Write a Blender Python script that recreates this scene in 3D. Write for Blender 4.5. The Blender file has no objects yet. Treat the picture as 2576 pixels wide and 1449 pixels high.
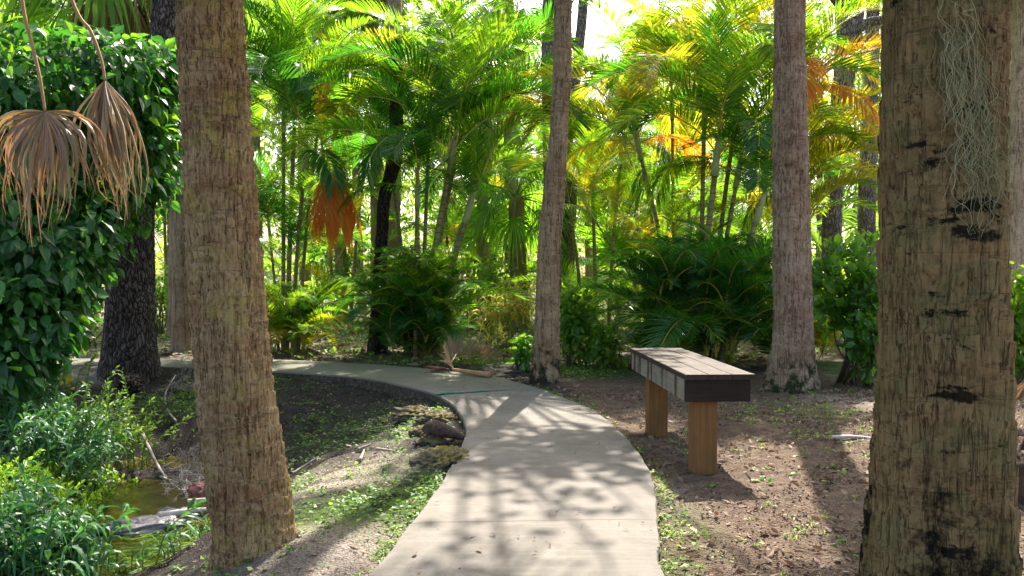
import bpy, math, random
import numpy as np
from math import sin, cos, pi, radians as R
random.seed(7); RNG = np.random.RandomState(7)
C = bpy.context.scene.collection
H = 1.28; K = 5.096e-4          # eye height, metres per photo pixel per metre of distance
SUN_AZ, SUN_EL = R(15.5), R(50)   # azimuth right of the viewing direction (+Y)
SUND = np.array([sin(SUN_AZ)*cos(SUN_EL), cos(SUN_AZ)*cos(SUN_EL), sin(SUN_EL)])

def at(px, py, d): return np.array([(px-1288)*K*d, d, H-(py-697)*K*d])
def gnd(px, py, z=0.0):
    d = (H-z)/((py-697)*K); return np.array([(px-1288)*K*d, d, z])

# ------------------------------------------------------------------ value noise
_T = RNG.rand(64, 64, 64).astype(np.float64)
def vn(x, y, z=0.0):
    x, y, z = np.broadcast_arrays(np.asarray(x, float), np.asarray(y, float), np.asarray(z, float))
    xi, yi, zi = np.floor(x).astype(int), np.floor(y).astype(int), np.floor(z).astype(int)
    fx, fy, fz = x-xi, y-yi, z-zi
    fx, fy, fz = [f*f*(3-2*f) for f in (fx, fy, fz)]
    def g(a, b, c): return _T[(xi+a) & 63, (yi+b) & 63, (zi+c) & 63]
    def l(a, b, t): return a+(b-a)*t
    return l(l(l(g(0,0,0), g(1,0,0), fx), l(g(0,1,0), g(1,1,0), fx), fy),
             l(l(g(0,0,1), g(1,0,1), fx), l(g(0,1,1), g(1,1,1), fx), fy), fz)*2-1
def fbm(x, y, z=0.0, o=4):
    r = 0; a = .5
    for i in range(o):
        r = r+a*vn(x*2**i+i*7.3, y*2**i+i*3.1, np.asarray(z)*2**i+i*5.7); a *= .5
    return r

# ------------------------------------------------------------------ materials
class NT:
    def __init__(s, name):
        s.m = bpy.data.materials.new(name); s.m.use_nodes = True; s.t = s.m.node_tree
        s.t.nodes.clear(); s.out = s.t.nodes.new('ShaderNodeOutputMaterial')
    def n(s, typ, **kw):
        nd = s.t.nodes.new('ShaderNode'+typ)
        for k, v in kw.items():
            if k in nd.inputs.keys() if isinstance(k, str) else False:
                s.set(nd, k, v)
            else: setattr(nd, k, v)
        return nd
    def set(s, nd, k, v):
        i = nd.inputs[k]
        if isinstance(v, bpy.types.NodeSocket): s.t.links.new(v, i)
        else: i.default_value = v if not (isinstance(v, tuple) and len(v) == 3 and i.type == 'RGBA') else (*v, 1)
        return nd
    def lk(s, a, b): s.t.links.new(a, b)
    def coord(s, scale=(1,1,1), out='Object', loc=(0,0,0)):
        tc = s.n('TexCoord'); mp = s.n('Mapping'); mp.inputs['Scale'].default_value = scale; mp.inputs['Location'].default_value = loc
        s.lk(tc.outputs[out], mp.inputs[0]); return mp.outputs[0]
    def noise(s, scale=5, vec=None, detail=4, rough=.55, dist=0):
        nd = s.n('TexNoise'); nd.inputs['Scale'].default_value = scale; nd.inputs['Detail'].default_value = detail
        nd.inputs['Roughness'].default_value = rough; nd.inputs['Distortion'].default_value = dist
        if vec is not None: s.lk(vec, nd.inputs['Vector'])
        return nd.outputs['Fac']
    def vor(s, scale=5, vec=None, feature='F1', out='Distance'):
        nd = s.n('TexVoronoi'); nd.feature = feature; nd.inputs['Scale'].default_value = scale
        if vec is not None: s.lk(vec, nd.inputs['Vector'])
        return nd.outputs[out]
    def ramp(s, fac, stops, interp='LINEAR'):
        nd = s.n('ValToRGB'); cr = nd.color_ramp; cr.interpolation = interp
        while len(cr.elements) < len(stops): cr.elements.new(.5)
        for e, (p, c) in zip(cr.elements, stops):
            e.position = p; e.color = (*c, 1) if isinstance(c, tuple) else (c, c, c, 1)
        s.lk(fac, nd.inputs[0]); return nd.outputs[0]
    def mix(s, f, a, b, mode='MIX'):
        nd = s.n('MixRGB'); nd.blend_type = mode
        for i, v in enumerate((f, a, b)):
            if isinstance(v, bpy.types.NodeSocket): s.lk(v, nd.inputs[i])
            else: nd.inputs[i].default_value = v if i == 0 else ((*v, 1) if isinstance(v, tuple) else (v, v, v, 1))
        return nd.outputs[0]
    def math(s, op, a, b=0.0, c=None):
        nd = s.n('Math'); nd.operation = op
        for i, v in enumerate((a, b) if c is None else (a, b, c)):
            if isinstance(v, bpy.types.NodeSocket): s.lk(v, nd.inputs[i])
            else: nd.inputs[i].default_value = v
        return nd.outputs[0]
    def bump(s, h, strength=.5, dist=.01):
        nd = s.n('Bump'); nd.inputs['Strength'].default_value = strength; nd.inputs['Distance'].default_value = dist
        s.lk(h, nd.inputs['Height']); return nd.outputs[0]
    def attr(s, name):
        nd = s.n('Attribute'); nd.attribute_name = name; return nd
    def bsdf(s, col, rough=.8, bump=None, spec=.3, finish=True):
        b = s.n('BsdfPrincipled')
        if isinstance(col, bpy.types.NodeSocket): s.lk(col, b.inputs['Base Color'])
        else: b.inputs['Base Color'].default_value = (*col, 1)
        if isinstance(rough, bpy.types.NodeSocket): s.lk(rough, b.inputs['Roughness'])
        else: b.inputs['Roughness'].default_value = rough
        b.inputs['Specular IOR Level'].default_value = spec
        if bump is not None: s.lk(bump, b.inputs['Normal'])
        if finish: s.lk(b.outputs[0], s.out.inputs[0])
        return b

def leaf_mat(name, refl, trans, fac=.45, rough=.38, alt=None, altp=.15, spec=.4, vary=.35):
    """leaf: glossy reflecting side + light shining through; each leaf (mesh island) a little different"""
    t = NT(name); g = t.n('NewGeometry'); rnd = g.outputs['Random Per Island']
    nz = t.noise(1.3, t.coord(), 2)
    v = t.math('ADD', t.math('MULTIPLY', rnd, vary*2), 1-vary)
    v = t.math('MULTIPLY', v, t.math('ADD', t.math('MULTIPLY', nz, .7), .65))
    def col(c, a):
        x = t.n('RGB'); x.outputs[0].default_value = (*c, 1); o = x.outputs[0]
        if a is not None:
            m = t.ramp(t.math('ADD', t.math('MULTIPLY', nz, .6), t.math('MULTIPLY', rnd, .4)), [(max(0, .62-altp), 0.0), (min(1, .82-altp), 1.0)])
            o = t.mix(m, o, a)
        return t.mix(1.0, o, v, 'MULTIPLY') if False else t.mix(1.0, o, t.math('MINIMUM', v, 1.6), 'MULTIPLY')
    b = t.bsdf(col(refl, alt[0] if alt else None), rough, None, spec, finish=False)
    tr = t.n('BsdfTranslucent'); t.lk(col(trans, alt[1] if alt else None), tr.inputs[0])
    ms = t.n('MixShader'); ms.inputs[0].default_value = fac
    t.lk(b.outputs[0], ms.inputs[1]); t.lk(tr.outputs[0], ms.inputs[2]); t.lk(ms.outputs[0], t.out.inputs[0])
    return t.m

M = {}
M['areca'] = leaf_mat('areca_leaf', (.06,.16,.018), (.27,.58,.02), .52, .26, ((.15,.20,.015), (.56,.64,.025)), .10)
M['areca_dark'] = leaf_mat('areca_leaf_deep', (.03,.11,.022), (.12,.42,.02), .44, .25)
M['areca_yellow'] = leaf_mat('areca_leaf_yellow', (.22,.22,.02), (.62,.62,.02), .55, .35, ((.36,.20,.02), (.85,.44,.015)), .06)
M['areca_orange'] = leaf_mat('areca_leaf_orange', (.80,.34,.02), (1.0,.55,.03), .6, .4, ((.36,.12,.02), (.9,.26,.01)), .15)
M['fan_green'] = leaf_mat('fan_leaf_green', (.05,.12,.025), (.28,.48,.04), .45, .35)
M['fan_bright'] = leaf_mat('fan_leaf_bright', (.08,.2,.03), (.32,.62,.03), .5, .4)
M['broad'] = leaf_mat('shrub_leaf', (.07,.18,.025), (.42,.70,.04), .48, .3, ((.13,.2,.03), (.5,.66,.05)), .1)
M['broad_far'] = leaf_mat('tree_leaf_far', (.09,.20,.035), (.38,.64,.05), .5, .4, ((.15,.22,.04), (.55,.70,.08)), .15)
M['broad_far2'] = leaf_mat('tree_leaf_far_deep', (.045,.13,.03), (.24,.50,.04), .45, .5)
M['glossy'] = leaf_mat('glossy_leaf', (.05,.15,.03), (.34,.66,.04), .45, .24, None, .1, .6)
M['vine'] = leaf_mat('vine_leaf', (.028,.12,.025), (.09,.36,.03), .34, .36, ((.06,.17,.03), (.3,.55,.02)), .10, .5, .5)
M['willow'] = leaf_mat('long_leaf', (.035,.125,.04), (.13,.36,.05), .33, .42, None, .1, .6)
M['cane'] = leaf_mat('cane_leaf', (.22,.28,.04), (.75,.8,.08), .5, .35, ((.5,.38,.1), (.9,.75,.2)), .2)
M['cover'] = leaf_mat('ground_cover_leaf', (.07,.17,.03), (.2,.42,.04), .35, .5, ((.16,.24,.04), (.4,.55,.06)), .15)
M['grassy'] = leaf_mat('grass_blade', (.14,.26,.05), (.4,.6,.08), .4, .5, ((.3,.33,.1), (.6,.6,.15)), .15)
M['weed'] = leaf_mat('water_weed', (.24,.26,.03), (.5,.5,.05), .4, .4, ((.1,.2,.03), (.3,.5,.05)), .3)
M['litter'] = leaf_mat('fallen_leaf', (.34,.25,.17), (.3,.2,.1), .15, .7, ((.16,.09,.06), (.2,.1,.05)), .3)
M['crumb'] = leaf_mat('soil_crumb', (.13,.08,.06), (.1,.05,.03), .05, .9, ((.35,.25,.18), (.2,.1,.05)), -.02)
M['dead_fan'] = leaf_mat('dead_fan_leaf', (.36,.255,.13), (.45,.29,.11), .22, .42, ((.20,.13,.085), (.5,.22,.07)), .15, .45, .45)
M['moss'] = leaf_mat('spanish_moss', (.40,.40,.23), (.45,.48,.3), .3, .8)

def palm_bark(name, base, light, dark, tint=None, tintmask=0, scale=1.0, moss=None, ringamt=.5, hollow=0):
    t = NT(name); o = t.coord()
    fib = t.noise(1, t.coord((62*scale, 62*scale, 5*scale)), 5, .62, .2)
    rings = t.noise(1, t.coord((4*scale, 4*scale, 15*scale)), 4, .6, .9)
    blot = t.noise(4.2*scale, o, 6, .65)
    mid = t.noise(1, t.coord((26*scale, 26*scale, 15*scale), loc=(3,1,7)), 5, .75, .6)
    c = t.mix(t.ramp(blot, [(.38, 0.0), (.62, 1.0)]), base, light)
    c = t.mix(t.ramp(mid, [(.50, 0.0), (.66, .75)]), c, light)
    c = t.mix(t.ramp(mid, [(.30, .75), (.46, 0.0)]), c, dark)
    c = t.mix(t.ramp(rings, [(.30, .5), (.44, 0.0)]), c, dark)
    c = t.mix(t.ramp(fib, [(.30, .75), (.43, 0.0)]), c, dark)
    def line(v, w, lo=0.0): return t.ramp(t.math('ABSOLUTE', t.math('SUBTRACT', v, .5)), [(w*.35, 1.0), (w, 0.0)])
    crack = line(t.noise(1, t.coord((24*scale, 24*scale, 1.6*scale), loc=(5,5,2)), 4, .6, .5), .013)
    scar = line(t.noise(1, t.coord((2.2*scale, 2.2*scale, 17*scale), loc=(1,8,3)), 5, .55, .7), .010)
    below = t.ramp(t.noise(1, t.coord((2.2*scale, 2.2*scale, 17*scale), loc=(1,8,3)), 5, .55, .7), [(.42, 0.0), (.49, .5), (.51, 0.0)])
    c = t.mix(below, c, light)
    c = t.mix(t.math('MULTIPLY', crack, .75), c, dark); c = t.mix(t.math('MULTIPLY', scar, .22), c, dark)
    if tint is not None:
        tm = t.ramp(t.noise(1, t.coord((4*scale, 4*scale, 7*scale), loc=(9,2,4)), 6, .7), [(.5-tintmask, 0.0), (.62-tintmask, .75)])
        c = t.mix(t.mix(1.0, tm, t.ramp(fib, [(.36, .2), (.55, 1.0)]), 'MULTIPLY'), c, tint)
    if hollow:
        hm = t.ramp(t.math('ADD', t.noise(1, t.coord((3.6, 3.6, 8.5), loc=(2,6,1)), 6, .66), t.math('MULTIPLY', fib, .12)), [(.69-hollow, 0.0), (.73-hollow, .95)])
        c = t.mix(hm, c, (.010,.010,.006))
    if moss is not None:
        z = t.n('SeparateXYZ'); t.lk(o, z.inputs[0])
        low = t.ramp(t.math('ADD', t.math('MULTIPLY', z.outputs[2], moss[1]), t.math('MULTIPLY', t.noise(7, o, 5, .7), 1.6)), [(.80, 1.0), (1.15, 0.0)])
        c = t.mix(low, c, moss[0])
    h = t.math('ADD', t.math('MULTIPLY', t.math('ADD', crack, t.math('MULTIPLY', scar, .4)), -.8), t.math('ADD', t.math('MULTIPLY', fib, 1.2), t.math('ADD', t.math('MULTIPLY', t.math('ADD', rings, mid), ringamt*1.4), t.math('MULTIPLY', t.noise(260*scale, o, 3), .3))))
    t.bsdf(c, .9, t.bump(h, .9, .014/scale), .15); return t.m
M['bark_left'] = palm_bark('bark_left', (.28,.14,.065), (.47,.325,.165), (.075,.038,.022), (.42,.33,.09), -.01, 1)
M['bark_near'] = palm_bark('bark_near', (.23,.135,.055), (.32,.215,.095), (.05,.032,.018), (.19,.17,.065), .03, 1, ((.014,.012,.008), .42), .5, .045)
M['bark_mid'] = palm_bark('bark_mid', (.27,.16,.095), (.45,.33,.225), (.085,.05,.034), None, 0, .8, ((.03,.045,.015), .75))
M['bark_centre'] = palm_bark('bark_centre', (.30,.185,.10), (.46,.34,.20), (.08,.05,.035), None, 0, .7, ((.04,.034,.022), .55))
M['bark_pale'] = palm_bark('bark_pale', (.43,.30,.185), (.56,.44,.31), (.18,.12,.08), None, 0, .6)
M['bark_brown'] = palm_bark('bark_brown', (.30,.21,.13), (.42,.31,.2), (.1,.06,.04), None, 0, .6)
def oak_bark(name, a, b, d):
    t = NT(name); v = t.coord((1, 1, .35))
    nd = t.n('TexNoise'); nd.inputs['Scale'].default_value = 9; t.lk(v, nd.inputs['Vector'])
    vv = t.mix(.12, v, nd.outputs['Color'])
    cr = t.vor(26, vv, 'DISTANCE_TO_EDGE'); n = t.noise(30, v, 5, .65)
    c = t.mix(t.ramp(n, [(.3, 0.0), (.7, 1.0)]), a, b)
    c = t.mix(t.ramp(cr, [(.02, 1.0), (.16, 0.0)]), c, d)
    c = t.mix(t.ramp(t.noise(1.6, t.coord()), [(.5, 0.0), (.62, .55)]), c, d)
    t.bsdf(c, .9, t.bump(t.math('ADD', t.ramp(cr, [(0, 0.0), (.25, 1.0)]), t.math('MULTIPLY', n, .5)), 1, .02), .15); return t.m
M['oak'] = oak_bark('oak_bark', (.10,.07,.058), (.21,.175,.16), (.025,.018,.015))
M['oak_grey'] = oak_bark('oak_bark_grey', (.24,.205,.17), (.36,.32,.27), (.07,.055,.05))
M['oak_dark'] = oak_bark('oak_bark_dark', (.05,.04,.033), (.10,.085,.075), (.015,.012,.01))
def simple(name, a, b, scale=20, stretch=(1,1,1), rough=.8, bumpd=.004, spec=.3):
    t = NT(name); n = t.noise(scale, t.coord(stretch), 5, .6)
    t.bsdf(t.mix(t.ramp(n, [(.3, 0.0), (.7, 1.0)]), a, b), rough, t.bump(n, .7, bumpd), spec); return t.m
M['cane_stem'] = None
t = NT('areca_stem'); z = t.n('SeparateXYZ'); t.lk(t.coord(), z.inputs[0])
rg = t.math('FRACT', t.math('MULTIPLY', z.outputs[2], 9))
c = t.mix(t.ramp(t.noise(5, t.coord()), [(.35, 0.0), (.65, 1.0)]), (.17,.15,.055), (.30,.29,.12))
c = t.mix(t.ramp(rg, [(0, 1.0), (.12, 1.0), (.16, 0.0)]), c, (.10,.075,.05))
t.bsdf(c, .6); M['cane_stem'] = t.m
M['green_stem'] = simple('green_stem', (.10,.17,.04), (.2,.27,.07), 12)
M['pale_shaft'] = simple('pale_shaft', (.3,.36,.14), (.45,.5,.25), 6)
M['yellow_rachis'] = simple('yellow_rachis', (.4,.33,.06), (.5,.42,.1), 6, rough=.5)
M['petiole'] = simple('petiole_brown', (.36,.20,.09), (.5,.32,.16), 14, (1,1,.2))
M['twig'] = simple('twig', (.2,.15,.12), (.42,.36,.31), 18, (1,1,.4))
M['twig_pale'] = simple('twig_pale', (.42,.34,.30), (.62,.54,.5), 18)
M['husk'] = simple('husk', (.16,.06,.05), (.3,.14,.11), 20)
M['wet_rock'] = simple('wet_rock', (.16,.14,.14), (.3,.27,.27), 14, rough=.35, bumpd=.02, spec=.6)
M['wood_stem'] = simple('wood_stem', (.09,.07,.05), (.16,.13,.09), 20)
M['dead_log'] = simple('dead_log', (.04,.025,.02), (.12,.08,.06), 25, rough=.9, bumpd=.02)
t = NT('limestone'); o = t.coord(); n = t.noise(16, o, 6, .7)
c = t.mix(t.ramp(n, [(.35, 0.0), (.6, 1.0)]), (.04,.034,.026), (.22,.18,.125))
g = t.n('NewGeometry'); sx = t.n('SeparateXYZ'); t.lk(g.outputs['Normal'], sx.inputs[0])
c = t.mix(t.ramp(t.math('ADD', t.math('MULTIPLY', sx.outputs[2], .35), t.noise(5, o, 4)), [(.70, 0.0), (.88, .8)]), c, (.17,.14,.04))
t.bsdf(c, .95, t.bump(n, 1, .03), .1); M['mossrock'] = t.m

# wood of the bench
def plank_mat(name, a, b, dark, edge=.0, axis='Y', stain=None):
    t = NT(name); st = {'Y': (60, 2.2, 60), 'X': (2.2, 60, 60), 'Z': (60, 60, 2.2)}[axis]
    gr = t.noise(1, t.coord(st), 5, .6, .6); bl = t.noise(3, t.coord(), 4)
    c = t.mix(t.ramp(gr, [(.3, 0.0), (.7, 1.0)]), a, b)
    c = t.mix(t.ramp(bl, [(.45, 0.0), (.7, .6)]), c, dark)
    if stain is not None:
        s2 = t.math('ADD', t.math('MULTIPLY', t.noise(1, t.coord((1, 11, .5), loc=(0, 4, 0)), 2, .5), .8), t.math('MULTIPLY', t.noise(9, t.coord((1, 1, 1.6)), 4, .7), .2))
        c = t.mix(t.ramp(s2, [(.50, 0.0), (.60, .93)]), c, stain)
    t.bsdf(c, .75, t.bump(gr, .6, .004), .25); return t.m
M['plank'] = plank_mat('bench_plank', (.055,.041,.032), (.115,.087,.067), (.042,.03,.024))
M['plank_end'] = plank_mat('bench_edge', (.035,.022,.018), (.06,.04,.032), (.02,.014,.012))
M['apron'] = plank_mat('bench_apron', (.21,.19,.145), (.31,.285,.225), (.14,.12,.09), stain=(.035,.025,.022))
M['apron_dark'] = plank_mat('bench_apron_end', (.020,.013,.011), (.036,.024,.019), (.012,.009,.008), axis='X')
M['post'] = plank_mat('bench_post', (.17,.08,.028), (.27,.135,.048), (.11,.055,.022), axis='Z')
M['screw'] = simple('screw_metal', (.5,.5,.5), (.7,.7,.7), 50, rough=.3)

# concrete path
t = NT('path_concrete'); o = t.coord(); big = t.noise(1.1, o, 5, .6); fine = t.noise(150, o, 3, .7); mid = t.noise(11, o, 5, .7)
st = t.noise(1, t.coord((3, 30, 1)), 3, .6)
c = t.mix(t.ramp(big, [(.35, 0.0), (.65, 1.0)]), (.155,.138,.118), (.225,.202,.172))
c = t.mix(t.ramp(mid, [(.35, .45), (.6, 0.0)]), c, (.165,.145,.125))
c = t.mix(t.ramp(fine, [(.3, .5), (.55, 0.0)]), c, (.15,.13,.11))
c = t.mix(t.ramp(t.noise(2.6, t.coord(loc=(4,2,0)), 6, .72), [(.42, .5), (.52, 0.0)]), c, (.125,.11,.09))
c = t.mix(t.ramp(t.noise(34, o, 5, .8), [(.30, .6), (.38, 0.0)]), c, (.09,.08,.065))
c = t.mix(t.ramp(st, [(.5, 0.0), (.7, .25)]), c, (.28,.255,.22))
sp = t.n('SeparateXYZ'); t.lk(o, sp.inputs[0])
yy = t.math('ADD', sp.outputs[1], t.math('MULTIPLY', sp.outputs[0], -.045))
wob = t.math('MULTIPLY', t.math('SUBTRACT', t.noise(9, o, 3), .5), .012)
for yj in (4.02, 1.6):
    dj = t.math('ABSOLUTE', t.math('SUBTRACT', t.math('ADD', yy, wob), yj))
    c = t.mix(t.ramp(dj, [(.004, .85), (.010, 0.0)]), c, (.10,.085,.07))
wet = t.ramp(t.math('ADD', sp.outputs[1], t.math('MULTIPLY', t.noise(2, o), 1.2)), [(0, 0.0), (1, 1.0)])
far = t.math('MULTIPLY', t.math('SUBTRACT', t.math('ADD', sp.outputs[1], t.math('MULTIPLY', t.noise(3, o), 1.0)), 9.4), 1.6)
c = t.mix(t.math('MULTIPLY', t.math('MINIMUM', t.math('MAXIMUM', far, 0.0), 1.0), .45), c, (.17,.17,.10))
t.bsdf(c, .85, t.bump(t.math('ADD', fine, mid), .35, .003), .25); M['path'] = t.m
t = NT('path_side'); n = t.noise(18, t.coord(), 5, .7)
t.bsdf(t.mix(t.ramp(n, [(.35, 0.0), (.65, 1.0)]), (.035,.028,.02), (.15,.12,.09)), .9, t.bump(n, .8, .02)); M['path_side'] = t.m
t = NT('green_paint'); n = t.noise(60, t.coord(), 4, .7)
t.bsdf(t.mix(t.ramp(n, [(.35, 0.0), (.65, 1.0)]), (.01,.12,.08), (.02,.30,.20)), .6); M['green_paint'] = t.m

# ground: soil kinds come from the painted zone attribute (R reddish dirt, G green cover, B pale sand)
t = NT('ground_soil'); o = t.coord(); za = t.attr('zone'); zs = t.n('SeparateColor'); t.lk(za.outputs['Color'], zs.inputs[0])
fine = t.noise(90, o, 4, .75); mid = t.noise(9, o, 5, .65); big = t.noise(1.4, o, 4); peb = t.vor(70, o)
soil = t.mix(t.ramp(mid, [(.35, 0.0), (.65, 1.0)]), (.04,.033,.029), (.085,.073,.065))
red = t.mix(t.ramp(mid, [(.35, 0.0), (.7, 1.0)]), (.15,.105,.075), (.31,.225,.16))
sand = t.mix(t.ramp(mid, [(.3, 0.0), (.65, 1.0)]), (.40,.33,.26), (.62,.53,.44))
grn = t.mix(t.ramp(mid, [(.3, 0.0), (.65, 1.0)]), (.05,.10,.02), (.14,.24,.05))
c = t.mix(zs.outputs[0], soil, red); c = t.mix(zs.outputs[2], c, sand)
c = t.mix(t.ramp(fine, [(.33, .7), (.52, 0.0)]), c, (.03,.022,.018))
c = t.mix(t.ramp(t.noise(55, o, 3, .8), [(.6, 0.0), (.68, .55)]), c, (.42,.33,.26))
gm = t.math('MULTIPLY', zs.outputs[1], t.ramp(t.math('ADD', t.math('MULTIPLY', mid, .5), t.math('MULTIPLY', t.noise(38, o, 3), .6)), [(.42, 0.0), (.6, 1.0)]))
c = t.mix(gm, c, grn)
h = t.math('ADD', t.math('MULTIPLY', fine, .6), t.math('ADD', mid, t.math('MULTIPLY', peb, .5)))
t.bsdf(c, .95, t.bump(h, 1.0, .045), .1); M['ground'] = t.m

t = NT('stream_water'); o = t.coord(); n = t.math('ADD', t.noise(1, t.coord((16, 9, 1)), 4, .6, .5), t.math('MULTIPLY', t.noise(1, t.coord((50, 34, 1)), 3), .35))
b = t.bsdf((.5,.46,.25), .04, t.bump(n, .8, .02), .5, finish=False); b.inputs['Transmission Weight'].default_value = 1; b.inputs['IOR'].default_value = 1.33
t.lk(b.outputs[0], t.out.inputs[0]); M['water'] = t.m
t = NT('stream_bed'); o = t.coord(); n = t.noise(7, o, 5, .65, .8)
t.bsdf(t.mix(t.ramp(n, [(.35, 0.0), (.55, .6), (.7, 1.0)]), (.10,.08,.015), (.46,.40,.07)), .9, t.bump(n, .5, .02)); M['bed'] = t.m

# ------------------------------------------------------------------ mesh builder
class MB:
    def __init__(s): s.v = []; s.f = []; s.n = 0
    def add(s, v, faces, mi=0):
        """faces: list of (array k x m) blocks"""
        v = np.asarray(v, float).reshape(-1, 3)
        for blk in faces:
            blk = np.asarray(blk, np.int64)
            if blk.size: s.f.append((blk+s.n, mi))
        s.v.append(v); s.n += len(v); return s
    def build(s, name, mats, parent=None, smooth=False, loc=None, xf=None):
        me = bpy.data.meshes.new(name); v = np.concatenate(s.v)
        if xf is not None: v = xf(v)
        if loc is not None: v = v-np.asarray(loc)
        loops = np.concatenate([b.ravel() for b, _ in s.f]); tot = np.concatenate([np.full(len(b), b.shape[1]) for b, _ in s.f])
        mi = np.concatenate([np.full(len(b), m) for b, m in s.f])
        me.vertices.add(len(v)); me.vertices.foreach_set('co', v.astype(np.float32).ravel())
        me.loops.add(len(loops)); me.loops.foreach_set('vertex_index', loops.astype(np.int32))
        me.polygons.add(len(tot)); st = np.concatenate([[0], np.cumsum(tot)[:-1]])
        me.polygons.foreach_set('loop_start', st.astype(np.int32))
        me.polygons.foreach_set('material_index', mi.astype(np.int32))
        me.polygons.foreach_set('use_smooth', np.full(len(tot), smooth))
        me.update(calc_edges=True); me.validate()
        for m in (mats if isinstance(mats, (list, tuple)) else [mats]): me.materials.append(m)
        o = bpy.data.objects.new(name, me); C.objects.link(o)
        if loc is not None and parent is None: o.location = loc
        if parent is not None: o.parent = parent
        return o

def nrm(a): return a/np.maximum(np.linalg.norm(a, axis=-1, keepdims=True), 1e-9)
# leaf templates: vertices (t along, s across, h up), faces
def tmpl(rings, fold=.25, curl=0):
    v = [(0, 0, 0)]; tri = []; quad = []
    for (tt, w) in rings: v += [(tt, -w, fold*w), (tt, 0, 0), (tt, w, fold*w)]
    v.append((1, 0, 0)); k = len(rings); T = 3*k+1
    tri += [(0, 2, 1), (0, 3, 2)]
    for i in range(k-1):
        a = 1+3*i; b = a+3; quad += [(a, a+1, b+1, b), (a+1, a+2, b+2, b+1)]
    a = 1+3*(k-1); tri += [(a, a+1, T), (a+1, a+2, T)]
    return np.array(v, float), np.array(tri), np.array(quad).reshape(-1, 4)
T_BROAD = tmpl([(.3, .5), (.68, .38)], .25)
T_BROAD_HI = tmpl([(.12, .28), (.35, .5), (.62, .44), (.84, .2)], .28)
T_BLADE = tmpl([(.3, .5), (.7, .38)], .35)
T_BLADE_LO = tmpl([(.35, .5)], .35)
T_BLADE_HI = tmpl([(.15, .4), (.35, .5), (.6, .42), (.82, .22)], .3)
T_FAN = tmpl([(.5, .5), (.72, .26)], .5)
T_FAN_HI = tmpl([(.25, .25), (.48, .5), (.62, .34), (.75, .24), (.88, .12)], .5)

def leaves(mb, P, D, N, L, W, T=T_BROAD, droop=0.0, mi=0):
    P = np.asarray(P, float); n = len(P); D = nrm(np.asarray(D, float)); N = np.asarray(N, float)
    S = nrm(np.cross(D, N)); N = np.cross(S, D)
    L = np.broadcast_to(L, (n,)); W = np.broadcast_to(W, (n,)); droop = np.broadcast_to(droop, (n,))
    tv, tri, quad = T; k = len(tv)
    v = P[:, None]+D[:, None]*(tv[None, :, 0]*L[:, None])[..., None]+S[:, None]*(tv[None, :, 1]*W[:, None])[..., None]+N[:, None]*(tv[None, :, 2]*W[:, None])[..., None]
    # gravity: bend down keeping length
    tt = tv[None, :, 0]*L[:, None]
    v[..., 2] -= droop[:, None]*tv[None, :, 0]**2*L[:, None]
    hd = D.copy(); hd[:, 2] = 0
    v -= hd[:, None]*(np.clip(droop, 0, 1)[:, None]*.35*tv[None, :, 0]**2*L[:, None])[..., None]
    off = (np.arange(n)*k)[:, None, None]
    mb.add(v.reshape(-1, 3), [(tri[None]+off).reshape(-1, 3), (quad[None]+off).reshape(-1, 4)] if quad.size else [(tri[None]+off).reshape(-1, 3)], mi)

def smooth_path(pts, m):
    pts = np.asarray(pts, float); n = len(pts)
    if n < 3:
        return pts[0]+(pts[-1]-pts[0])*np.linspace(0, 1, m)[:, None]
    P = np.vstack([2*pts[0]-pts[1], pts, 2*pts[-1]-pts[-2]]); out = []
    for u in np.linspace(0, n-1-1e-9, m):
        i = int(u); f = u-i; a, b, c, d = P[i], P[i+1], P[i+2], P[i+3]
        out.append(.5*((2*b)+(-a+c)*f+(2*a-5*b+4*c-d)*f*f+(-a+3*b-3*c+d)*f**3))
    return np.array(out)

def tube(mb, pts, rad, sides=6, mi=0, m=None, cap=True):
    """pts (n,3), rad scalar/list"""
    pts = np.asarray(pts, float); rad = np.broadcast_to(rad, (len(pts),)) if np.ndim(rad) == 0 else np.asarray(rad, float)
    if m:
        q = smooth_path(np.hstack([pts, rad[:, None]]), m); pts, rad = q[:, :3], np.maximum(q[:, 3], 1e-4)
    T = nrm(np.gradient(pts, axis=0)); ref = np.array([0, 0, 1.0]) if abs(T[0][2]) < .8 else np.array([1.0, 0, 0])
    U = []; u = nrm(np.cross(T[0], ref))
    for tt in T:
        u = nrm(u-tt*np.dot(u, tt)); U.append(u)
    U = np.array(U); V = np.cross(T, U); a = np.arange(sides)*2*pi/sides
    v = pts[:, None]+rad[:, None, None]*(U[:, None]*np.cos(a)[None, :, None]+V[:, None]*np.sin(a)[None, :, None])
    n = len(pts); i = np.arange(n-1)[:, None]*sides; j = np.arange(sides)[None]; j2 = (j+1) % sides
    q = np.stack([i+j, i+j2, i+sides+j2, i+sides+j], -1).reshape(-1, 4)
    fs = [q]
    if cap: fs.append(np.array([list(range(sides))[::-1]])); fs.append(np.array([[(n-1)*sides+k for k in range(sides)]]))
    mb.add(v.reshape(-1, 3), fs, mi)

def box(mb, x0, x1, y0, y1, z0, z1, mi=0, xf=None, bev=.0):
    v = np.array([(x, y, z) for x in (x0, x1) for y in (y0, y1) for z in (z0, z1)], float)
    if xf is not None: v = xf(v)
    mb.add(v, [np.array([(0,1,3,2),(4,6,7,5),(0,4,5,1),(2,3,7,6),(0,2,6,4),(1,5,7,3)])], mi)

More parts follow.
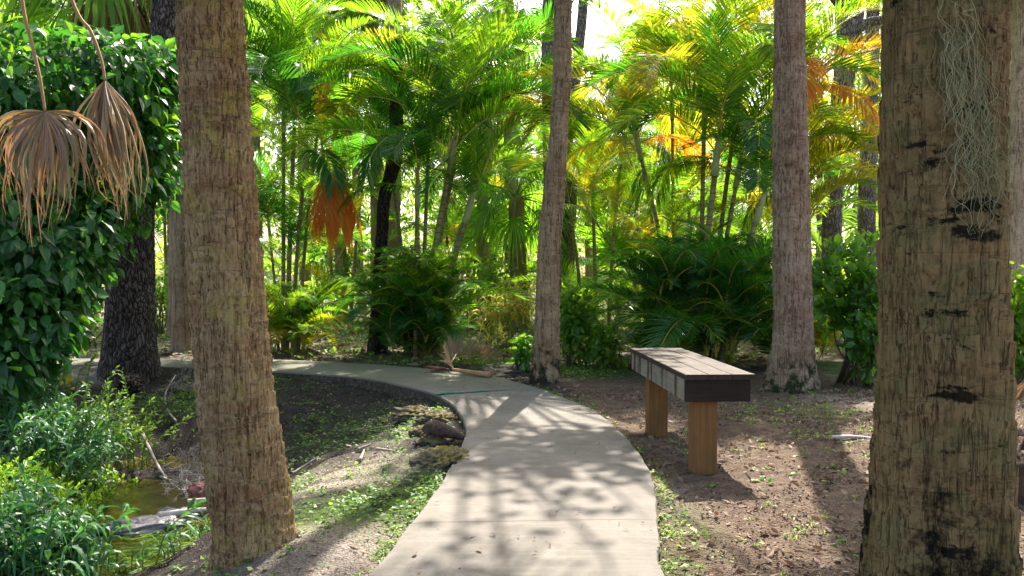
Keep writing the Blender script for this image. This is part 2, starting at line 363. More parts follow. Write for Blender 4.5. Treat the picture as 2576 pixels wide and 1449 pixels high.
def thing(name, label, cat, loc=(0,0,0), group=None):
    o = bpy.data.objects.new(name, None); C.objects.link(o); o.location = loc; o.empty_display_size = .2
    o['label'] = label; o['category'] = cat
    if group: o['group'] = group
    return o
def tag(o, label, cat, group=None, kind=None):
    if label: o['label'] = label
    if cat: o['category'] = cat
    if group: o['group'] = group
    if kind: o['kind'] = kind
    return o
def struct(o): o['kind'] = 'structure'; return o

# ================================================================== PATH OUTLINE AND TERRAIN
LEFT = [gnd(*p)[:2] for p in [(935,1449),(1000,1370),(1060,1290),(1110,1220),(1150,1150),(1169,1105),(1172,1075),(1160,1048),(1140,1022),(1095,995),(1040,979),(960,961),(880,950),(780,942),(680,936),(500,927),(300,924),(95,921),(-200,918)]]
RIGHT = [gnd(*p)[:2] for p in [(1668,1449),(1660,1380),(1652,1300),(1645,1225),(1620,1165),(1580,1112),(1530,1062),(1480,1030),(1430,1008),(1380,990),(1330,972),(1240,950),(1100,932),(960,920),(860,914),(680,906),(500,901),(300,903),(-200,903)]]
LEFT = [np.array([-1.3,-2.0]), np.array([-.95,1.5])]+LEFT; RIGHT = [np.array([.2,-2.0]), np.array([.62,1.5])]+RIGHT
NP_ = 260; Lp = smooth_path(LEFT, NP_); Rp = smooth_path(RIGHT, NP_)
POLY = np.vstack([Lp, Rp[::-1]])
def inside(x, y, poly=POLY):
    x = np.asarray(x); y = np.asarray(y); r = np.zeros(np.broadcast(x, y).shape, bool); n = len(poly); j = n-1
    for i in range(n):
        xi, yi = poly[i]; xj, yj = poly[j]
        if yi != yj:
            r ^= ((yi > y) != (yj > y)) & (x < (xj-xi)*(y-yi)/(yj-yi)+xi)
        j = i
    return r
ctl = [gnd(*p) for p in [
 (800,1440,-.03),(640,1370,-.03),(560,1449,-.10),(520,1449,-.2),(470,1449,-.38),(565,1380,-.12),(540,1330,-.3),(960,1390,0),(1000,1300,0),
 (350,1449,-.68),(250,1420,-.68),(300,1330,-.70),(450,1330,-.68),(420,1250,-.72),(520,1235,-.72),(620,1215,-.66),(330,1215,-.72),(400,1215,-.72),(480,1215,-.72),
 (100,1420,-.5),(0,1300,-.35),(-100,1449,-.45),(100,1250,-.5),(200,1180,-.55),(100,1120,-.35),(0,1050,-.15),(150,1000,-.12),
 (320,1175,-.5),(400,1175,-.5),(480,1170,-.48),(300,1090,-.34),(400,1080,-.33),(480,1080,-.33),(400,1000,-.17),(480,1000,-.2),(330,960,-.08),(400,950,-.06),(500,955,-.08),
 (260,930,.02),(200,905,-.03),
 (700,1165,-.50),(760,1130,-.42),(720,1060,-.30),(820,1080,-.34),(900,1040,-.24),(1000,1010,-.17),(860,975,-.10),(700,970,-.10),(1050,1000,-.10),(1110,1030,-.07),
 (720,1215,-.28),(730,1260,-.12),(800,1170,-.28),(900,1120,-.2),(860,1200,-.12),(980,1130,-.08),(1080,1110,-.05),(1000,1210,-.03),(1100,1180,-.02),(1150,1090,-.05),(760,1330,-.03),
 (1400,1400,0),(1400,1200,0),(1350,1050,0),(1200,960,0),(900,930,-.02),
 (1500,1000,0),(1700,1100,-.02),(1780,1190,0),(1680,1170,0),(2000,1200,0),(2190,1010,.16),(2260,1060,.16),(2150,1110,.05),(2000,1020,.03),(1800,1400,-.02),(2100,1449,-.02),(1900,1300,-.01),(1550,960,0),
 (2400,1200,.05),(2600,1000,.15),
 (1000,905,-.01),(700,890,0),(447,862,.06),(200,860,0),(1700,900,0),(2000,880,0),(1300,850,0),(900,850,0)]]
ctl += [np.array(p, float) for p in [(-5,2,-.3),(-5,0,-.3),(0,0,0),(3,0,0),(3,2,0),(-1.2,1,-.05),(-9,3,-.2),(-9,8,-.1),(-8,12,0),(9,3,.1),(9,10,.1),(0,-6,0),(-15,30,0),(15,30,0),(0,30,0),(0,20,0),(-12,20,0),(12,20,0),(-30,60,0),(30,60,0),(0,60,0),(-40,0,0),(40,0,0),(0,-40,0),(-8,-8,-.2),(-2.6,2.6,-.45),(-2.3,1.5,-.45),(-2,2.6,-.25)]]
ctl = np.array(ctl)
def _U(r2): return .5*r2*np.log(r2+1e-9)
_n = len(ctl); _d = ((ctl[:, None, :2]-ctl[None, :, :2])**2).sum(-1)
_A = np.zeros((_n+3, _n+3)); _A[:_n, :_n] = _U(_d)+np.eye(_n)*.02; _A[:_n, _n] = 1; _A[:_n, _n+1:] = ctl[:, :2]; _A[_n, :_n] = 1; _A[_n+1:, :_n] = ctl[:, :2].T
_w = np.linalg.solve(_A, np.concatenate([ctl[:, 2], [0, 0, 0]]))
def hgt(x, y, noise=True):
    x = np.asarray(x, float); y = np.asarray(y, float); z = _w[_n]+_w[_n+1]*x+_w[_n+2]*y
    for i in range(_n): z = z+_w[i]*_U((x-ctl[i, 0])**2+(y-ctl[i, 1])**2)
    f = np.clip((np.hypot(x, y)-14)/10, 0, 1); z = np.clip(z, -.9, .5)*(1-f)
    if noise: z = z+fbm(x*1.1, y*1.1, 3.3, 4)*.045+fbm(x*7, y*7, 1.1, 3)*.014+(np.abs(fbm(x*2.6, y*2.6, 6.1, 4))*.16-.03)*np.clip((-.3-x)*1.5, 0, 1)*np.clip((y-5.2)*.9, 0, 1)*np.clip((10.6-y)*.9, 0, 1)
    return z
gx = np.concatenate([-np.geomspace(150, 6.2, 36), np.arange(-6, 6.01, .05), np.geomspace(6.2, 150, 36)])
gy = np.concatenate([-np.geomspace(60, 1.5, 16), np.arange(-1, 2.9, .2), np.arange(3, 13, .05), np.geomspace(13.1, 220, 60)])
X, Y = np.meshgrid(gx, gy); Z = hgt(X, Y); ins = inside(X, Y)
near_right = np.zeros_like(ins)
Z = np.where(ins, np.minimum(Z, -.07), Z)
# soil meets the slab flush on its right-hand side, lies lower along its left-hand side
dR = np.full(X.shape, 9.0); dL = np.full(X.shape, 9.0)
for q in Rp[::3]: dR = np.minimum(dR, np.hypot(X-q[0], Y-q[1]))
for q in Lp[::3]: dL = np.minimum(dL, np.hypot(X-q[0], Y-q[1]))
Z = np.where(~ins & (dR < .3), Z*(dR/.3)+(-.012)*(1-dR/.3), Z)
Z = np.where(~ins & (dL < .25) & (Y < 5.2), Z*(dL/.25)+(-.02)*(1-dL/.25), Z)
from bisect import bisect
def gz(x, y):     # height of the finished ground
    x = np.clip(np.asarray(x, float), gx[0]+.01, gx[-1]-.01); y = np.clip(np.asarray(y, float), gy[0]+.01, gy[-1]-.01)
    i = np.searchsorted(gx, x)-1; j = np.searchsorted(gy, y)-1
    fx = (x-gx[i])/(gx[i+1]-gx[i]); fy = (y-gy[j])/(gy[j+1]-gy[j])
    return Z[j, i]*(1-fx)*(1-fy)+Z[j, i+1]*fx*(1-fy)+Z[j+1, i]*(1-fx)*fy+Z[j+1, i+1]*fx*fy
nx, ny = len(gx), len(gy)
mb = MB(); i = np.arange(nx-1)[None]; j = np.arange(ny-1)[:, None]*nx
mb.add(np.stack([X, Y, Z], -1).reshape(-1, 3), [np.stack([i+j, i+j+1, i+j+nx+1, i+j+nx], -1).reshape(-1, 4)])
ground = struct(mb.build('ground', M['ground'], smooth=True))
def blobmask(x, y, lst):
    m = np.zeros(np.shape(x))
    for (px, py, rx, ry, s) in lst:
        c = gnd(px, py); ex = rx*K*c[1]; e = gnd(px, py+ry); ey = abs(c[1]-e[1])+.05
        m = np.maximum(m, s*np.clip(1.6-np.hypot((x-c[0])/ex, (y-c[1])/ey), 0, 1))
    return np.clip(m, 0, 1)
GREEN = [(920,1270,210,55,1),(1080,1230,70,40,1),(1050,1050,60,30,.6),(850,1020,160,40,.22),(1000,1160,90,30,.4),(1480,935,110,15,.9),(1200,912,200,8,.7),(1000,840,300,18,.8),
         (1150,830,120,20,1),(560,960,100,20,.7),(450,975,110,14,.6),(1720,1300,60,60,.5),(1700,1420,60,40,.6),(2050,1050,60,30,.4),(1950,830,200,20,1),(2150,940,80,30,.8),(870,830,140,20,1),(450,850,60,20,.6),(680,1190,50,60,.6)]
SAND = [(780,1400,260,90,1.6),(640,1449,220,50,1.5),(850,1150,180,35,1.2),(1010,1060,80,30,.6),(2160,1040,90,35,.5),(130,880,300,38,1),(700,870,500,15,.6),(1450,900,500,15,.45),(170,940,120,15,.8),(1700,1255,50,40,.4),(900,1130,100,20,.5)]
wn = fbm(X*1.7, Y*1.7, 9.1, 4)
red = np.clip((X-.35)*2.2+wn, 0, 1)*np.clip((11.0-Y)/2, 0, 1)+np.clip((Y-11)/3, 0, 1)*.8
grn = np.clip(blobmask(X, Y, GREEN)*(1+wn)+np.clip((Y-15)/6, 0, 1)*np.clip(.55+wn*1.6, 0, 1), 0, 1)
snd = np.clip(blobmask(X, Y, SAND)*(1+wn*1.2), 0, 1)
snd = np.maximum(snd, np.clip((Y-12.5)/4, 0, 1)*np.clip(.45-wn*1.2, 0, .8))
ca = ground.data.color_attributes.new('zone', 'FLOAT_COLOR', 'POINT')
ca.data.foreach_set('color', np.stack([np.clip(red, 0, 1), grn, snd, np.ones_like(snd)], -1).astype(np.float32).ravel())

# the concrete walk: one slab with its own thickness
nc = 14; mb = MB(); f = np.linspace(0, 1, nc+1)[None, :, None]
top = Lp[:, None]*(1-f)+Rp[:, None]*f
dL2 = np.gradient(Lp, axis=0); ed = fbm(top[..., 0]*9, top[..., 1]*9, 0, 3)
edge = (np.arange(nc+1)[None] == 0)|(np.arange(nc+1)[None] == nc)
top[..., 0] += np.where(edge, ed*.012, 0)
tz = .016+fbm(top[..., 0]*1.5, top[..., 1]*1.5, 2, 3)*.006-np.where(edge, .005, 0)
v = np.concatenate([top, tz[..., None]], -1); mb.add(v.reshape(-1, 3), [np.stack([a, a+1, a+nc+2, a+nc+1], -1).reshape(-1, 4) for a in [(np.arange(NP_-1)[:, None]*(nc+1)+np.arange(nc)[None])]])
for side in (0, nc):
    e = v[:, side]; out = nrm(e[:, :2]-v[:, nc//2, :2])
    lo = np.column_stack([e[:, :2]+out*.012, np.full(NP_, -.24)]); lo[:, :2] += (fbm(e[:, 0]*6, e[:, 1]*6)*.03)[:, None]*out
    mid_ = np.column_stack([e[:, :2]+out*.008, e[:, 2]-.018])
    vv = np.concatenate([e, mid_, lo]); a = np.arange(NP_-1)
    q1 = np.stack([a, a+1, a+1+NP_, a+NP_], -1)
    mb.add(vv, [q1 if side else q1[:, ::-1]], 0); mb.add(vv, [(q1+NP_) if side else (q1+NP_)[:, ::-1]], 1)
path = struct(mb.build('path', [M['path'], M['path_side']]))
# green painted joint across the walk
mb = MB(); a, b = gnd(1096,993,.016), gnd(1346,978,.016); n = 60
for k in range(n):
    u0, u1 = k/n, (k+1)/n; w0, w1 = [(.045*(1-u)**1.3+.010)*(1+.5*vn(u*40, 1)) for u in (u0, u1)]
    p0, p1 = a+(b-a)*u0, a+(b-a)*u1
    mb.add([(p0[0], p0[1]-w0, .0285), (p1[0], p1[1]-w1, .0285), (p1[0], p1[1]+w1, .0285), (p0[0], p0[1]+w0, .0285)], [np.array([[0,1,2,3]])])
struct(mb.build('painted_line', M['green_paint'], path))

# stream
WL = -.56
mb = MB(); wx = np.arange(-7, -.5, .1); wy = np.arange(1, 9.5, .1); WX, WY = np.meshgrid(wx, wy); nw = len(wx)
i = np.arange(nw-1)[None]; j = np.arange(len(wy)-1)[:, None]*nw
mb.add(np.stack([WX, WY, WL+fbm(WX*3, WY*3, 1, 3)*.006], -1).reshape(-1, 3), [np.stack([i+j, i+j+1, i+j+nw+1, i+j+nw], -1).reshape(-1, 4)])
struct(mb.build('stream_water', M['water'], smooth=True))
bx = np.arange(-6, -.8, .08); by = np.arange(1.5, 9, .08); BX, BY = np.meshgrid(bx, by); nb = len(bx)
i = np.arange(nb-1)[None]; j = np.arange(len(by)-1)[:, None]*nb
BZ = gz(BX, BY)+.006; fm = (BZ < WL+.02); q = np.stack([i+j, i+j+1, i+j+nb+1, i+j+nb], -1).reshape(-1, 4)
q = q[fm.ravel()[q].all(1)]
mb = MB(); mb.add(np.stack([BX, BY, BZ], -1).reshape(-1, 3), [q]); struct(mb.build('stream_bed', M['bed'], smooth=True))

# ================================================================== TRUNKS
def trunk_mesh(prof, mat, kind='palm', around=64, dz=.03, base=None, ztop=None, parent=None, name='trunk', flare=0, ringh=.085, amp=1.0, seed=0):
    """prof: list of (x, y, z, r) from the ground up"""
    prof = np.array(prof, float); prof = prof[np.argsort(prof[:, 2])]
    zz = np.arange(prof[0, 2], prof[-1, 2]+dz, dz)
    q = smooth_path(prof, 400); cx, cy, cr = [np.interp(zz, q[:, 2], q[:, k]) for k in (0, 1, 3)]
    th = np.arange(around)*2*pi/around; A, ZZ = np.meshgrid(th, zz)
    ca, sa = np.cos(A), np.sin(A); r = cr[:, None]*np.ones_like(A); zr = ZZ-zz[0]
    if kind == 'palm':
        ph = zr/ringh+1.1*vn(ca*1.4+seed, sa*1.4, ZZ*.9)+.35*vn(ca*6, sa*6+seed, ZZ*5)
        saw = ph-np.floor(ph)
        ragged = vn(ca*14+seed, sa*14, ZZ*12)
        r += amp*(.007*(saw-.5)+.004*ragged*(saw > .6)+.012*vn(ca*2, sa*2+seed, ZZ*1.3)+.005*vn(ca*5+seed, sa*5, ZZ*9))
        fib = np.abs(vn(ca*r/.010+seed, sa*r/.010, ZZ*4.5)); r -= amp*.007*np.clip(1-fib*4, 0, 1)
    else:
        w = vn(ca*3+seed, sa*3, ZZ*1.5)
        fib = np.abs(vn(ca*r/.035+w*.6+seed, sa*r/.035, ZZ*7)); r -= amp*.016*np.clip(1-fib*3, 0, 1)
        r += amp*.03*vn(ca*1.8, sa*1.8+seed, ZZ*.8)
    if flare: r += flare*np.exp(-zr/.28)*(1+.8*np.abs(vn(ca*3+seed, sa*3, 0))*1.5)
    v = np.stack([cx[:, None]+r*ca, cy[:, None]+r*sa, ZZ], -1); n = len(zz)
    i = np.arange(n-1)[:, None]*around; j = np.arange(around)[None]; j2 = (j+1) % around
    mb = MB(); mb.add(v.reshape(-1, 3), [np.stack([i+j, i+j2, i+around+j2, i+around+j], -1).reshape(-1, 4), np.array([[(n-1)*around+k for k in range(around)]])])
    return mb.build(name, mat, parent, smooth=True, loc=base)

def fan(mb, O, Dm, up, Rl, nseg=28, spread=R(235), droop=.5, fold=.12, T=T_FAN, mi=0, rng=RNG, ragged=.1, tipdroop=0):
    Dm = nrm(np.array(Dm, float)); S = nrm(np.cross(Dm, up)); N = np.cross(S, Dm)
    a = np.linspace(-spread/2, spread/2, nseg); a = a+rng.normal(0, .012, nseg)
    D = Dm*np.cos(a)[:, None]+S*np.sin(a)[:, None]; D = nrm(D-N*0.0+N*(.22*(np.abs(np.sin(a)))[:, None]))
    L = Rl*(1-.25*(np.abs(a)/(spread/2))**2)*(1+rng.uniform(-ragged, ragged, nseg))
    W = 2*np.sin(spread/nseg/2)*L*.5*1.02
    leaves(mb, np.repeat(np.array(O, float)[None], nseg, 0), D, N+rng.normal(0, .08, (nseg, 3)), L, W, T, droop*(1+rng.uniform(-.3, .3, nseg)), mi)

def crown_mesh(name, mats, r=1.0, n=26, seed=1, dead=6, nseg=26):
    """cabbage palm crown: fan leaves on arching stalks round the growing point at the origin"""
    rng = np.random.RandomState(seed); mb = MB()
    for k in range(n):
        az = k*2.4+rng.uniform(-.3, .3); el = R(75)-R(115)*(k/n)+rng.uniform(-.15, .15)
        d = np.array([cos(az)*cos(el), sin(az)*cos(el), sin(el)]); L = r*rng.uniform(.9, 1.25)
        p0 = d*.1; p2 = d*L+np.array([0, 0, -.28*L*cos(el)]); p1 = d*L*.55+np.array([0, 0, -.04*L])
        tube(mb, [p0, p1, p2], [.022, .016, .011], 4, 1, 6)
        dm = nrm(p2-p1); fan(mb, p2, dm+np.array([0, 0, -.25]), np.array([0, 0, 1.0])+d*.2, r*rng.uniform(.85, 1.05), nseg, R(220), .55, mi=0, rng=rng)
    for k in range(dead):
        az = k*2.4+rng.uniform(-.3, .3); d = np.array([cos(az)*.35, sin(az)*.35, -1.0])
        tube(mb, [(0, 0, -.1), (cos(az)*.3, sin(az)*.3, -.2), d*r*.7], [.02, .015, .01], 4, 3, 6)
        fan(mb, d*r*.7, d, np.array([cos(az), sin(az), .2]), r*.9, 18, R(150), .8, mi=2, rng=rng)
    o = mb.build(name, mats); me = o.data; bpy.data.objects.remove(o); return me
CROWN = [crown_mesh('palm_crown', [M['fan_green'], M['green_stem'], M['dead_fan'], M['petiole']], 1.15, 28, s) for s in (1, 2)]
CROWN_B = [crown_mesh('palm_crown_bright', [M['fan_bright'], M['green_stem'], M['dead_fan'], M['petiole']], 1.1, 26, s, dd) for s, dd in ((3, 0), (4, 10))]
def put(me, name, parent, wloc, rz=0, sc=1, tilt=(0, 0)):
    o = bpy.data.objects.new(name, me); C.objects.link(o); o.parent = parent
    o.location = np.array(wloc)-np.array(parent.location); o.rotation_euler = (tilt[0], tilt[1], rz)
    o.scale = (sc, sc, sc) if np.ndim(sc) == 0 else sc; return o

def palm(label, pts, d, mat, ztop, group='cabbage palms along the path', around=40, dz=.04, crown=0, flare=.03, name='cabbage_palm', csc=1, zb=None, dd=0, **kw):
    """pts: (px, py, width px) down the photo; trunk kept at distance d, continued up to ztop"""
    prof = []
    for (px, py, w) in pts: p = at(px, py, d); prof.append([p[0], p[1], p[2], w*K*d/2])
    prof = sorted(prof, key=lambda q: q[2])
    gz0 = float(gz(prof[0][0], prof[0][1]))-.12
    if prof[0][2] > gz0: prof = [[prof[0][0], prof[0][1], gz0, prof[0][3]]]+prof
    a, b = prof[-2], prof[-1]; s = (ztop-b[2])/max(b[2]-a[2], .3); s = min(s, 1.3)
    prof.append([b[0]+(b[0]-a[0])*s*.6, b[1], ztop, b[3]*.92])
    base = (prof[0][0], prof[0][1], max(prof[0][2], float(gz(prof[0][0], prof[0][1]))))
    root = thing(name, label, 'palm tree', base, group)
    trunk_mesh(prof, M[mat], 'palm', around, dz, base, parent=root, flare=flare, **kw)
    if crown is not None:
        put((CROWN+CROWN_B)[crown], 'crown', root, prof[-1][:3], random.uniform(0, 6), csc)
    return root, prof

G_P = 'cabbage palms along the path'
palm('thick leaning palm trunk with yellow lichen, beside the stream in the left foreground',
     [(532,0,155),(541,200,158),(550,400,160),(568,700,173),(594,1000,188),(622,1200,200),(640,1330,196),(642,1385,200)], 3.82, 'bark_left', 5.6, G_P, 220, .007, 0, .008, ringh=.085, amp=1.35, seed=3)
palm('nearest dark palm trunk with black mossy hollows, filling the right side',
     [(2368,0,272),(2370,300,282),(2372,700,296),(2372,1000,312),(2368,1250,335),(2366,1449,355),(2366,1690,390)], 2.6, 'bark_near', 5.2, G_P, 260, .006, 1, .0, ringh=.12, amp=1.3, seed=8)
palm('red brown palm trunk with a green mossy foot and spreading roots, right behind the bench',
     [(1982,0,74),(1984,200,80),(1987,400,85),(1993,700,92),(1996,850,98),(1994,930,104),(1992,985,112)], 8.85, 'bark_mid', 10.4, G_P, 110, .016, 0, .09, ringh=.10, seed=5)
palm('slim leaning palm trunk casting its shadow on the walk, at the bend of the path',
     [(1415,0,45),(1407,300,46),(1396,450,52),(1384,600,57),(1377,750,60),(1372,900,68),(1372,975,74)], 9.35, 'bark_centre', 10.2, G_P, 90, .016, 1, .02, ringh=.09, seed=6)
G_B = 'cabbage palms in the background'
palm('tan straight palm trunk standing between the dark oak and the leaning foreground palm', [(444,380,32),(444,600,36),(446,860,50)], 15.4, 'bark_pale', 8, G_B, 40, .04, 0, .05)
palm('thin sunlit palm trunk left of the dark leaning trunk, behind the central palm clump', [(895,430,18),(897,500,18),(903,640,20),(911,788,22)], 27, 'bark_brown', 8.5, G_B, 20, .1, None, .02)
palm('pale palm trunk half hidden in the central areca clump, right of the dark leaning trunk', [(990,420,40),(984,600,40),(985,780,44)], 20, 'bark_brown', 8.7, G_B, 30, .06, None)
palm('squat brown palm trunk behind fronds between the central clump and the slim leaning palm', [(1300,540,40),(1305,700,42),(1308,790,44)], 19, 'bark_brown', 3.2, G_B, 30, .06, 2, csc=.8)
palm('brown trunk above the central clump, left one of a close pair', [(936,0,32),(942,120,28),(946,300,30),(950,760,34)], 23, 'bark_brown', 10.8, G_B, 24, .08, 0, .02)
palm('grey trunk above the central clump, right one of a close pair', [(978,0,30),(985,180,34),(988,500,34),(990,760,36)], 25, 'bark_pale', 11.8, G_B, 24, .08, 1, .02)
palm('palm with a skirt of drooping fan leaves at the top centre of the picture', [(1278,30,30),(1281,120,34),(1284,300,36),(1290,780,40)], 22, 'bark_pale', 9.25, G_B, 30, .06, 3, .02, csc=.95)
palm('pale leaning palm trunk at the far right edge, beyond the nearest dark trunk', [(2566,60,44),(2562,200,45),(2554,450,46),(2547,700,48),(2545,840,52)], 15.0, 'bark_pale', 8.8, G_B, 40, .05, 0, .03)
palm('brown slender trunk leaning behind the pale palm at the far right edge', [(2552,0,26),(2538,200,26),(2528,400,24),(2522,780,26)], 19.0, 'bark_brown', 11, G_B, 24, .08, 1, .02)

# ================================================================== BROADLEAF TREES
def crown_leaves(mb, blobs, n, L, W, rng, T=T_BROAD, droop=.15, mi=0, shell=.6, clump=.0, keep=None):
    """leaf sprays on ellipsoids (x,y,z,rx,ry,rz)"""
    blobs = np.array(blobs, float); wts = blobs[:, 3]*blobs[:, 5]; k = rng.choice(len(blobs), n, p=wts/wts.sum()); b = blobs[k]
    u = nrm(rng.normal(0, 1, (n, 3))); rr = (shell+(1-shell)*rng.rand(n))**1.0
    rr *= 1+.25*vn(u[:, 0]*3+k, u[:, 1]*3, u[:, 2]*3)
    P = b[:, :3]+u*b[:, 3:]*rr[:, None]
    if clump: # pull leaves together into sprays
        m = max(1, n//int(clump)); ci = rng.choice(n, m); g = rng.randint(0, m, n); P = P[ci][g]+rng.normal(0, 1, (n, 3))*np.minimum(b[:, 3:].min(1)*.16, L*1.8)[:, None]; u = u[ci][g]
    if keep is not None:
        kk = keep(P); P, u = P[kk], u[kk]; n = len(P)
    D = nrm(u*.6+rng.normal(0, .6, (n, 3))+np.array([0, 0, -.35])); N = nrm(u*.5+rng.normal(0, .45, (n, 3))+np.array([0, 0, .8]))
    s = rng.uniform(.65, 1.3, n); leaves(mb, P, D, N, L*s, W*s, T, droop, mi)

def tree(label, pts, d, mat, ztop, blobs, nleaf, leaf, lmat, group, limbs=(), name='oak_tree', seed=0, flare=.06, around=40, dz=.05, clump=12, cat='tree', **kw):
    prof = sorted([[*at(px, py, d), w*K*d/2] for px, py, w in pts], key=lambda q: q[2])
    prof = [[prof[0][0], prof[0][1], float(gz(prof[0][0], prof[0][1]))-.15, prof[0][3]]]+[p for p in prof if p[2] > .05]
    a, b = prof[-2], prof[-1]
    if ztop > b[2]: prof.append([b[0]+(b[0]-a[0])*.5, b[1], ztop, b[3]*.8])
    base = (prof[0][0], prof[0][1], float(gz(prof[0][0], prof[0][1])))
    root = thing(name, label, cat, base, group)
    trunk_mesh(prof, M[mat], 'oak', around, dz, base, parent=root, flare=flare, seed=seed, **kw)
    for lm in limbs:
        m = MB(); tube(m, lm[0], lm[1], 8, 0, 24); m.build('limb', M[mat], root, True, loc=base)
    if blobs:
        m = MB(); crown_leaves(m, blobs, nleaf, leaf[0], leaf[1], np.random.RandomState(seed+5), clump=clump); m.build('crown', M[lmat], root, loc=base)
    return root
G_O = 'oaks among the palms'
oak_left = tree('massive dark oak trunk with rough bark, on the stream bank under the climbing vine', [(425,0,64),(410,120,66),(385,300,74),(345,480,88),(334,560,98),(328,700,111),(326,850,120),(327,910,128)], 10.4, 'oak', 8,
     [], 0, (.1,.05), 'broad', G_O, flare=.10, around=150, dz=.02, seed=2)
tree('dark crooked tree trunk leaning right, at the left side of the central areca clump', [(996,380,34),(988,420,36),(966,500,30),(962,560,30),(956,700,36),(950,840,44),(948,880,48)], 13.0, 'oak_dark', 5.2,
     [(-1.2,14,5.3,1.3,1.2,.8)], 500, (.14,.07), 'broad', G_O, flare=.03, around=40, dz=.04, seed=4)
tree('large grey forked oak hung with moss, behind the mossy footed palm', [(2137,0,62),(2125,150,56),(2108,300,46),(2098,400,44),(2092,600,48),(2088,780,52),(2086,860,56)], 14.5, 'oak_grey', 9.5,
     [(7.5,15,9.2,2.5,2.2,1.2)], 2500, (.13,.06), 'broad', G_O, flare=.05, seed=6,
     limbs=[([at(2125,100,14.5), at(2180,60,14.3), at(2260,40,14), at(2400,-60,13.5)], [.12,.09,.07,.05]), ([at(2140,40,14.5), at(2050,-60,14), at(1900,-160,13.5)], [.15,.12,.09])])
tree('grey oak trunk with finely cracked bark, between the mossy oak and the nearest trunk', [(2190,180,34),(2185,320,36),(2180,450,40),(2180,600,42),(2182,800,46)], 16.5, 'oak_grey', 8.6,
     [(8.5,18,8.5,2.2,2,1.2)], 2000, (.13,.06), 'broad', G_O, flare=.04, seed=7)
tree('grey slender trunk right behind the slim leaning palm at the bend', [(1466,0,26),(1455,130,28),(1440,300,30),(1434,480,34),(1424,700,38),(1420,780,40)], 19, 'oak_grey', 10.5,
     [(2.0,20,10.4,2.4,2,1.2)], 2200, (.15,.08), 'broad_far', G_O, flare=.03, seed=8,
     limbs=[([at(1452,130,19), at(1400,60,19), at(1350,80,19), at(1300,85,19.2)], [.08,.07,.05,.02]), ([at(1445,200,19), at(1500,165,19), at(1560,170,19), at(1600,120,19)], [.08,.06,.04,.02])])

# added oaks, boughs out of view; leaf clusters aimed sunward to shade chosen patches
SH = SUND/SUND[2]
def shade_canopy(label, base_xy, targets, seed, zb=8.2, mat='oak_grey'):
    rng = np.random.RandomState(seed); bx, by = base_xy; base = (bx, by, float(gz(bx, by)))
    root = thing('oak_tree', label, 'tree', base, 'added oaks shading the clearing')
    m = trunk_mesh([(bx, by, base[2]-.1, .24), (bx+.03, by, 3, .2), (bx-.03, by+.1, 6.2, .18), (bx, by, 8.2, .1)], M[mat], 'oak', 40, .06, base, parent=root, flare=.1, seed=seed)
    mb = MB()
    for (px, py, rx, ry, lai) in targets:
        c = gnd(px, py); ex = rx*K*c[1]; ey = abs(gnd(px, py-ry)[1]-gnd(px, py+ry)[1])/2
        h = max(zb, .36*1.19*c[1]+4.2)+rng.uniform(-.4, .4); cc = c+SH*h
        n = int(4*ex*ey*lai/.011)
        m2 = max(3, n//16); cu = rng.uniform(-1, 1, (m2*2, 2)); cu = cu[(cu**2).sum(1) < 1][:m2]
        g = rng.randint(0, len(cu), n)
        P = np.column_stack([cc[0]+cu[g, 0]*ex, cc[1]+cu[g, 1]*ey, np.full(n, cc[2])])+rng.normal(0, 1, (n, 3))*np.array([.16, .16, .22])
        D = nrm(rng.normal(0, 1, (n, 3))*np.array([1, 1, .3])); N = nrm(rng.normal(0, .4, (n, 3))+np.array([0, 0, 1.0]))
        s = rng.uniform(.7, 1.3, n); leaves(mb, P, D, N, .17*s, .085*s, T_BROAD, .15)
        lb = MB(); st = np.array([bx, by, 6.9+rng.uniform(-.3, .6)]); md = (st+cc)/2+np.array([rng.uniform(-.3, .3), 0, .5])
        tube(lb, [st, md, cc+np.array([0, 0, -.05]), cc+(cc-st)*.1], [.06, .035, .018, .008], 6, 0, 16); lb.build('limb', M[mat], root, True, loc=base)
    mb.build('crown', M['broad'], root, loc=base)
    return root
shade_canopy('added tall oak, its unseen boughs aimed to shade the middle of the walk', (.85, 17.0),
       [(1340,1135,290,50,3.6),(1500,1110,120,30,1.5),(1330,1235,170,28,.9),(1150,1330,120,22,.7),(1450,1340,150,20,.6),(1250,1425,240,16,.9),(1520,1230,120,20,.35),(1900,1425,330,14,1.0),
        (1560,1020,130,22,1.0),(1640,1100,60,25,.7),(1300,1070,60,12,.6)], 11)
shade_canopy('added tall oak, its unseen boughs aimed to shade the stream bank', (-7.3, 15.0),
       [(840,1010,170,45,1.6),(600,1040,150,40,1.5),(400,1080,160,60,1.7),(1060,1140,70,22,.5),(780,1080,60,30,.8),(300,1200,200,40,1.3),(950,1180,200,14,.6),(960,1060,50,20,.5),(150,1300,200,50,.35)], 12)

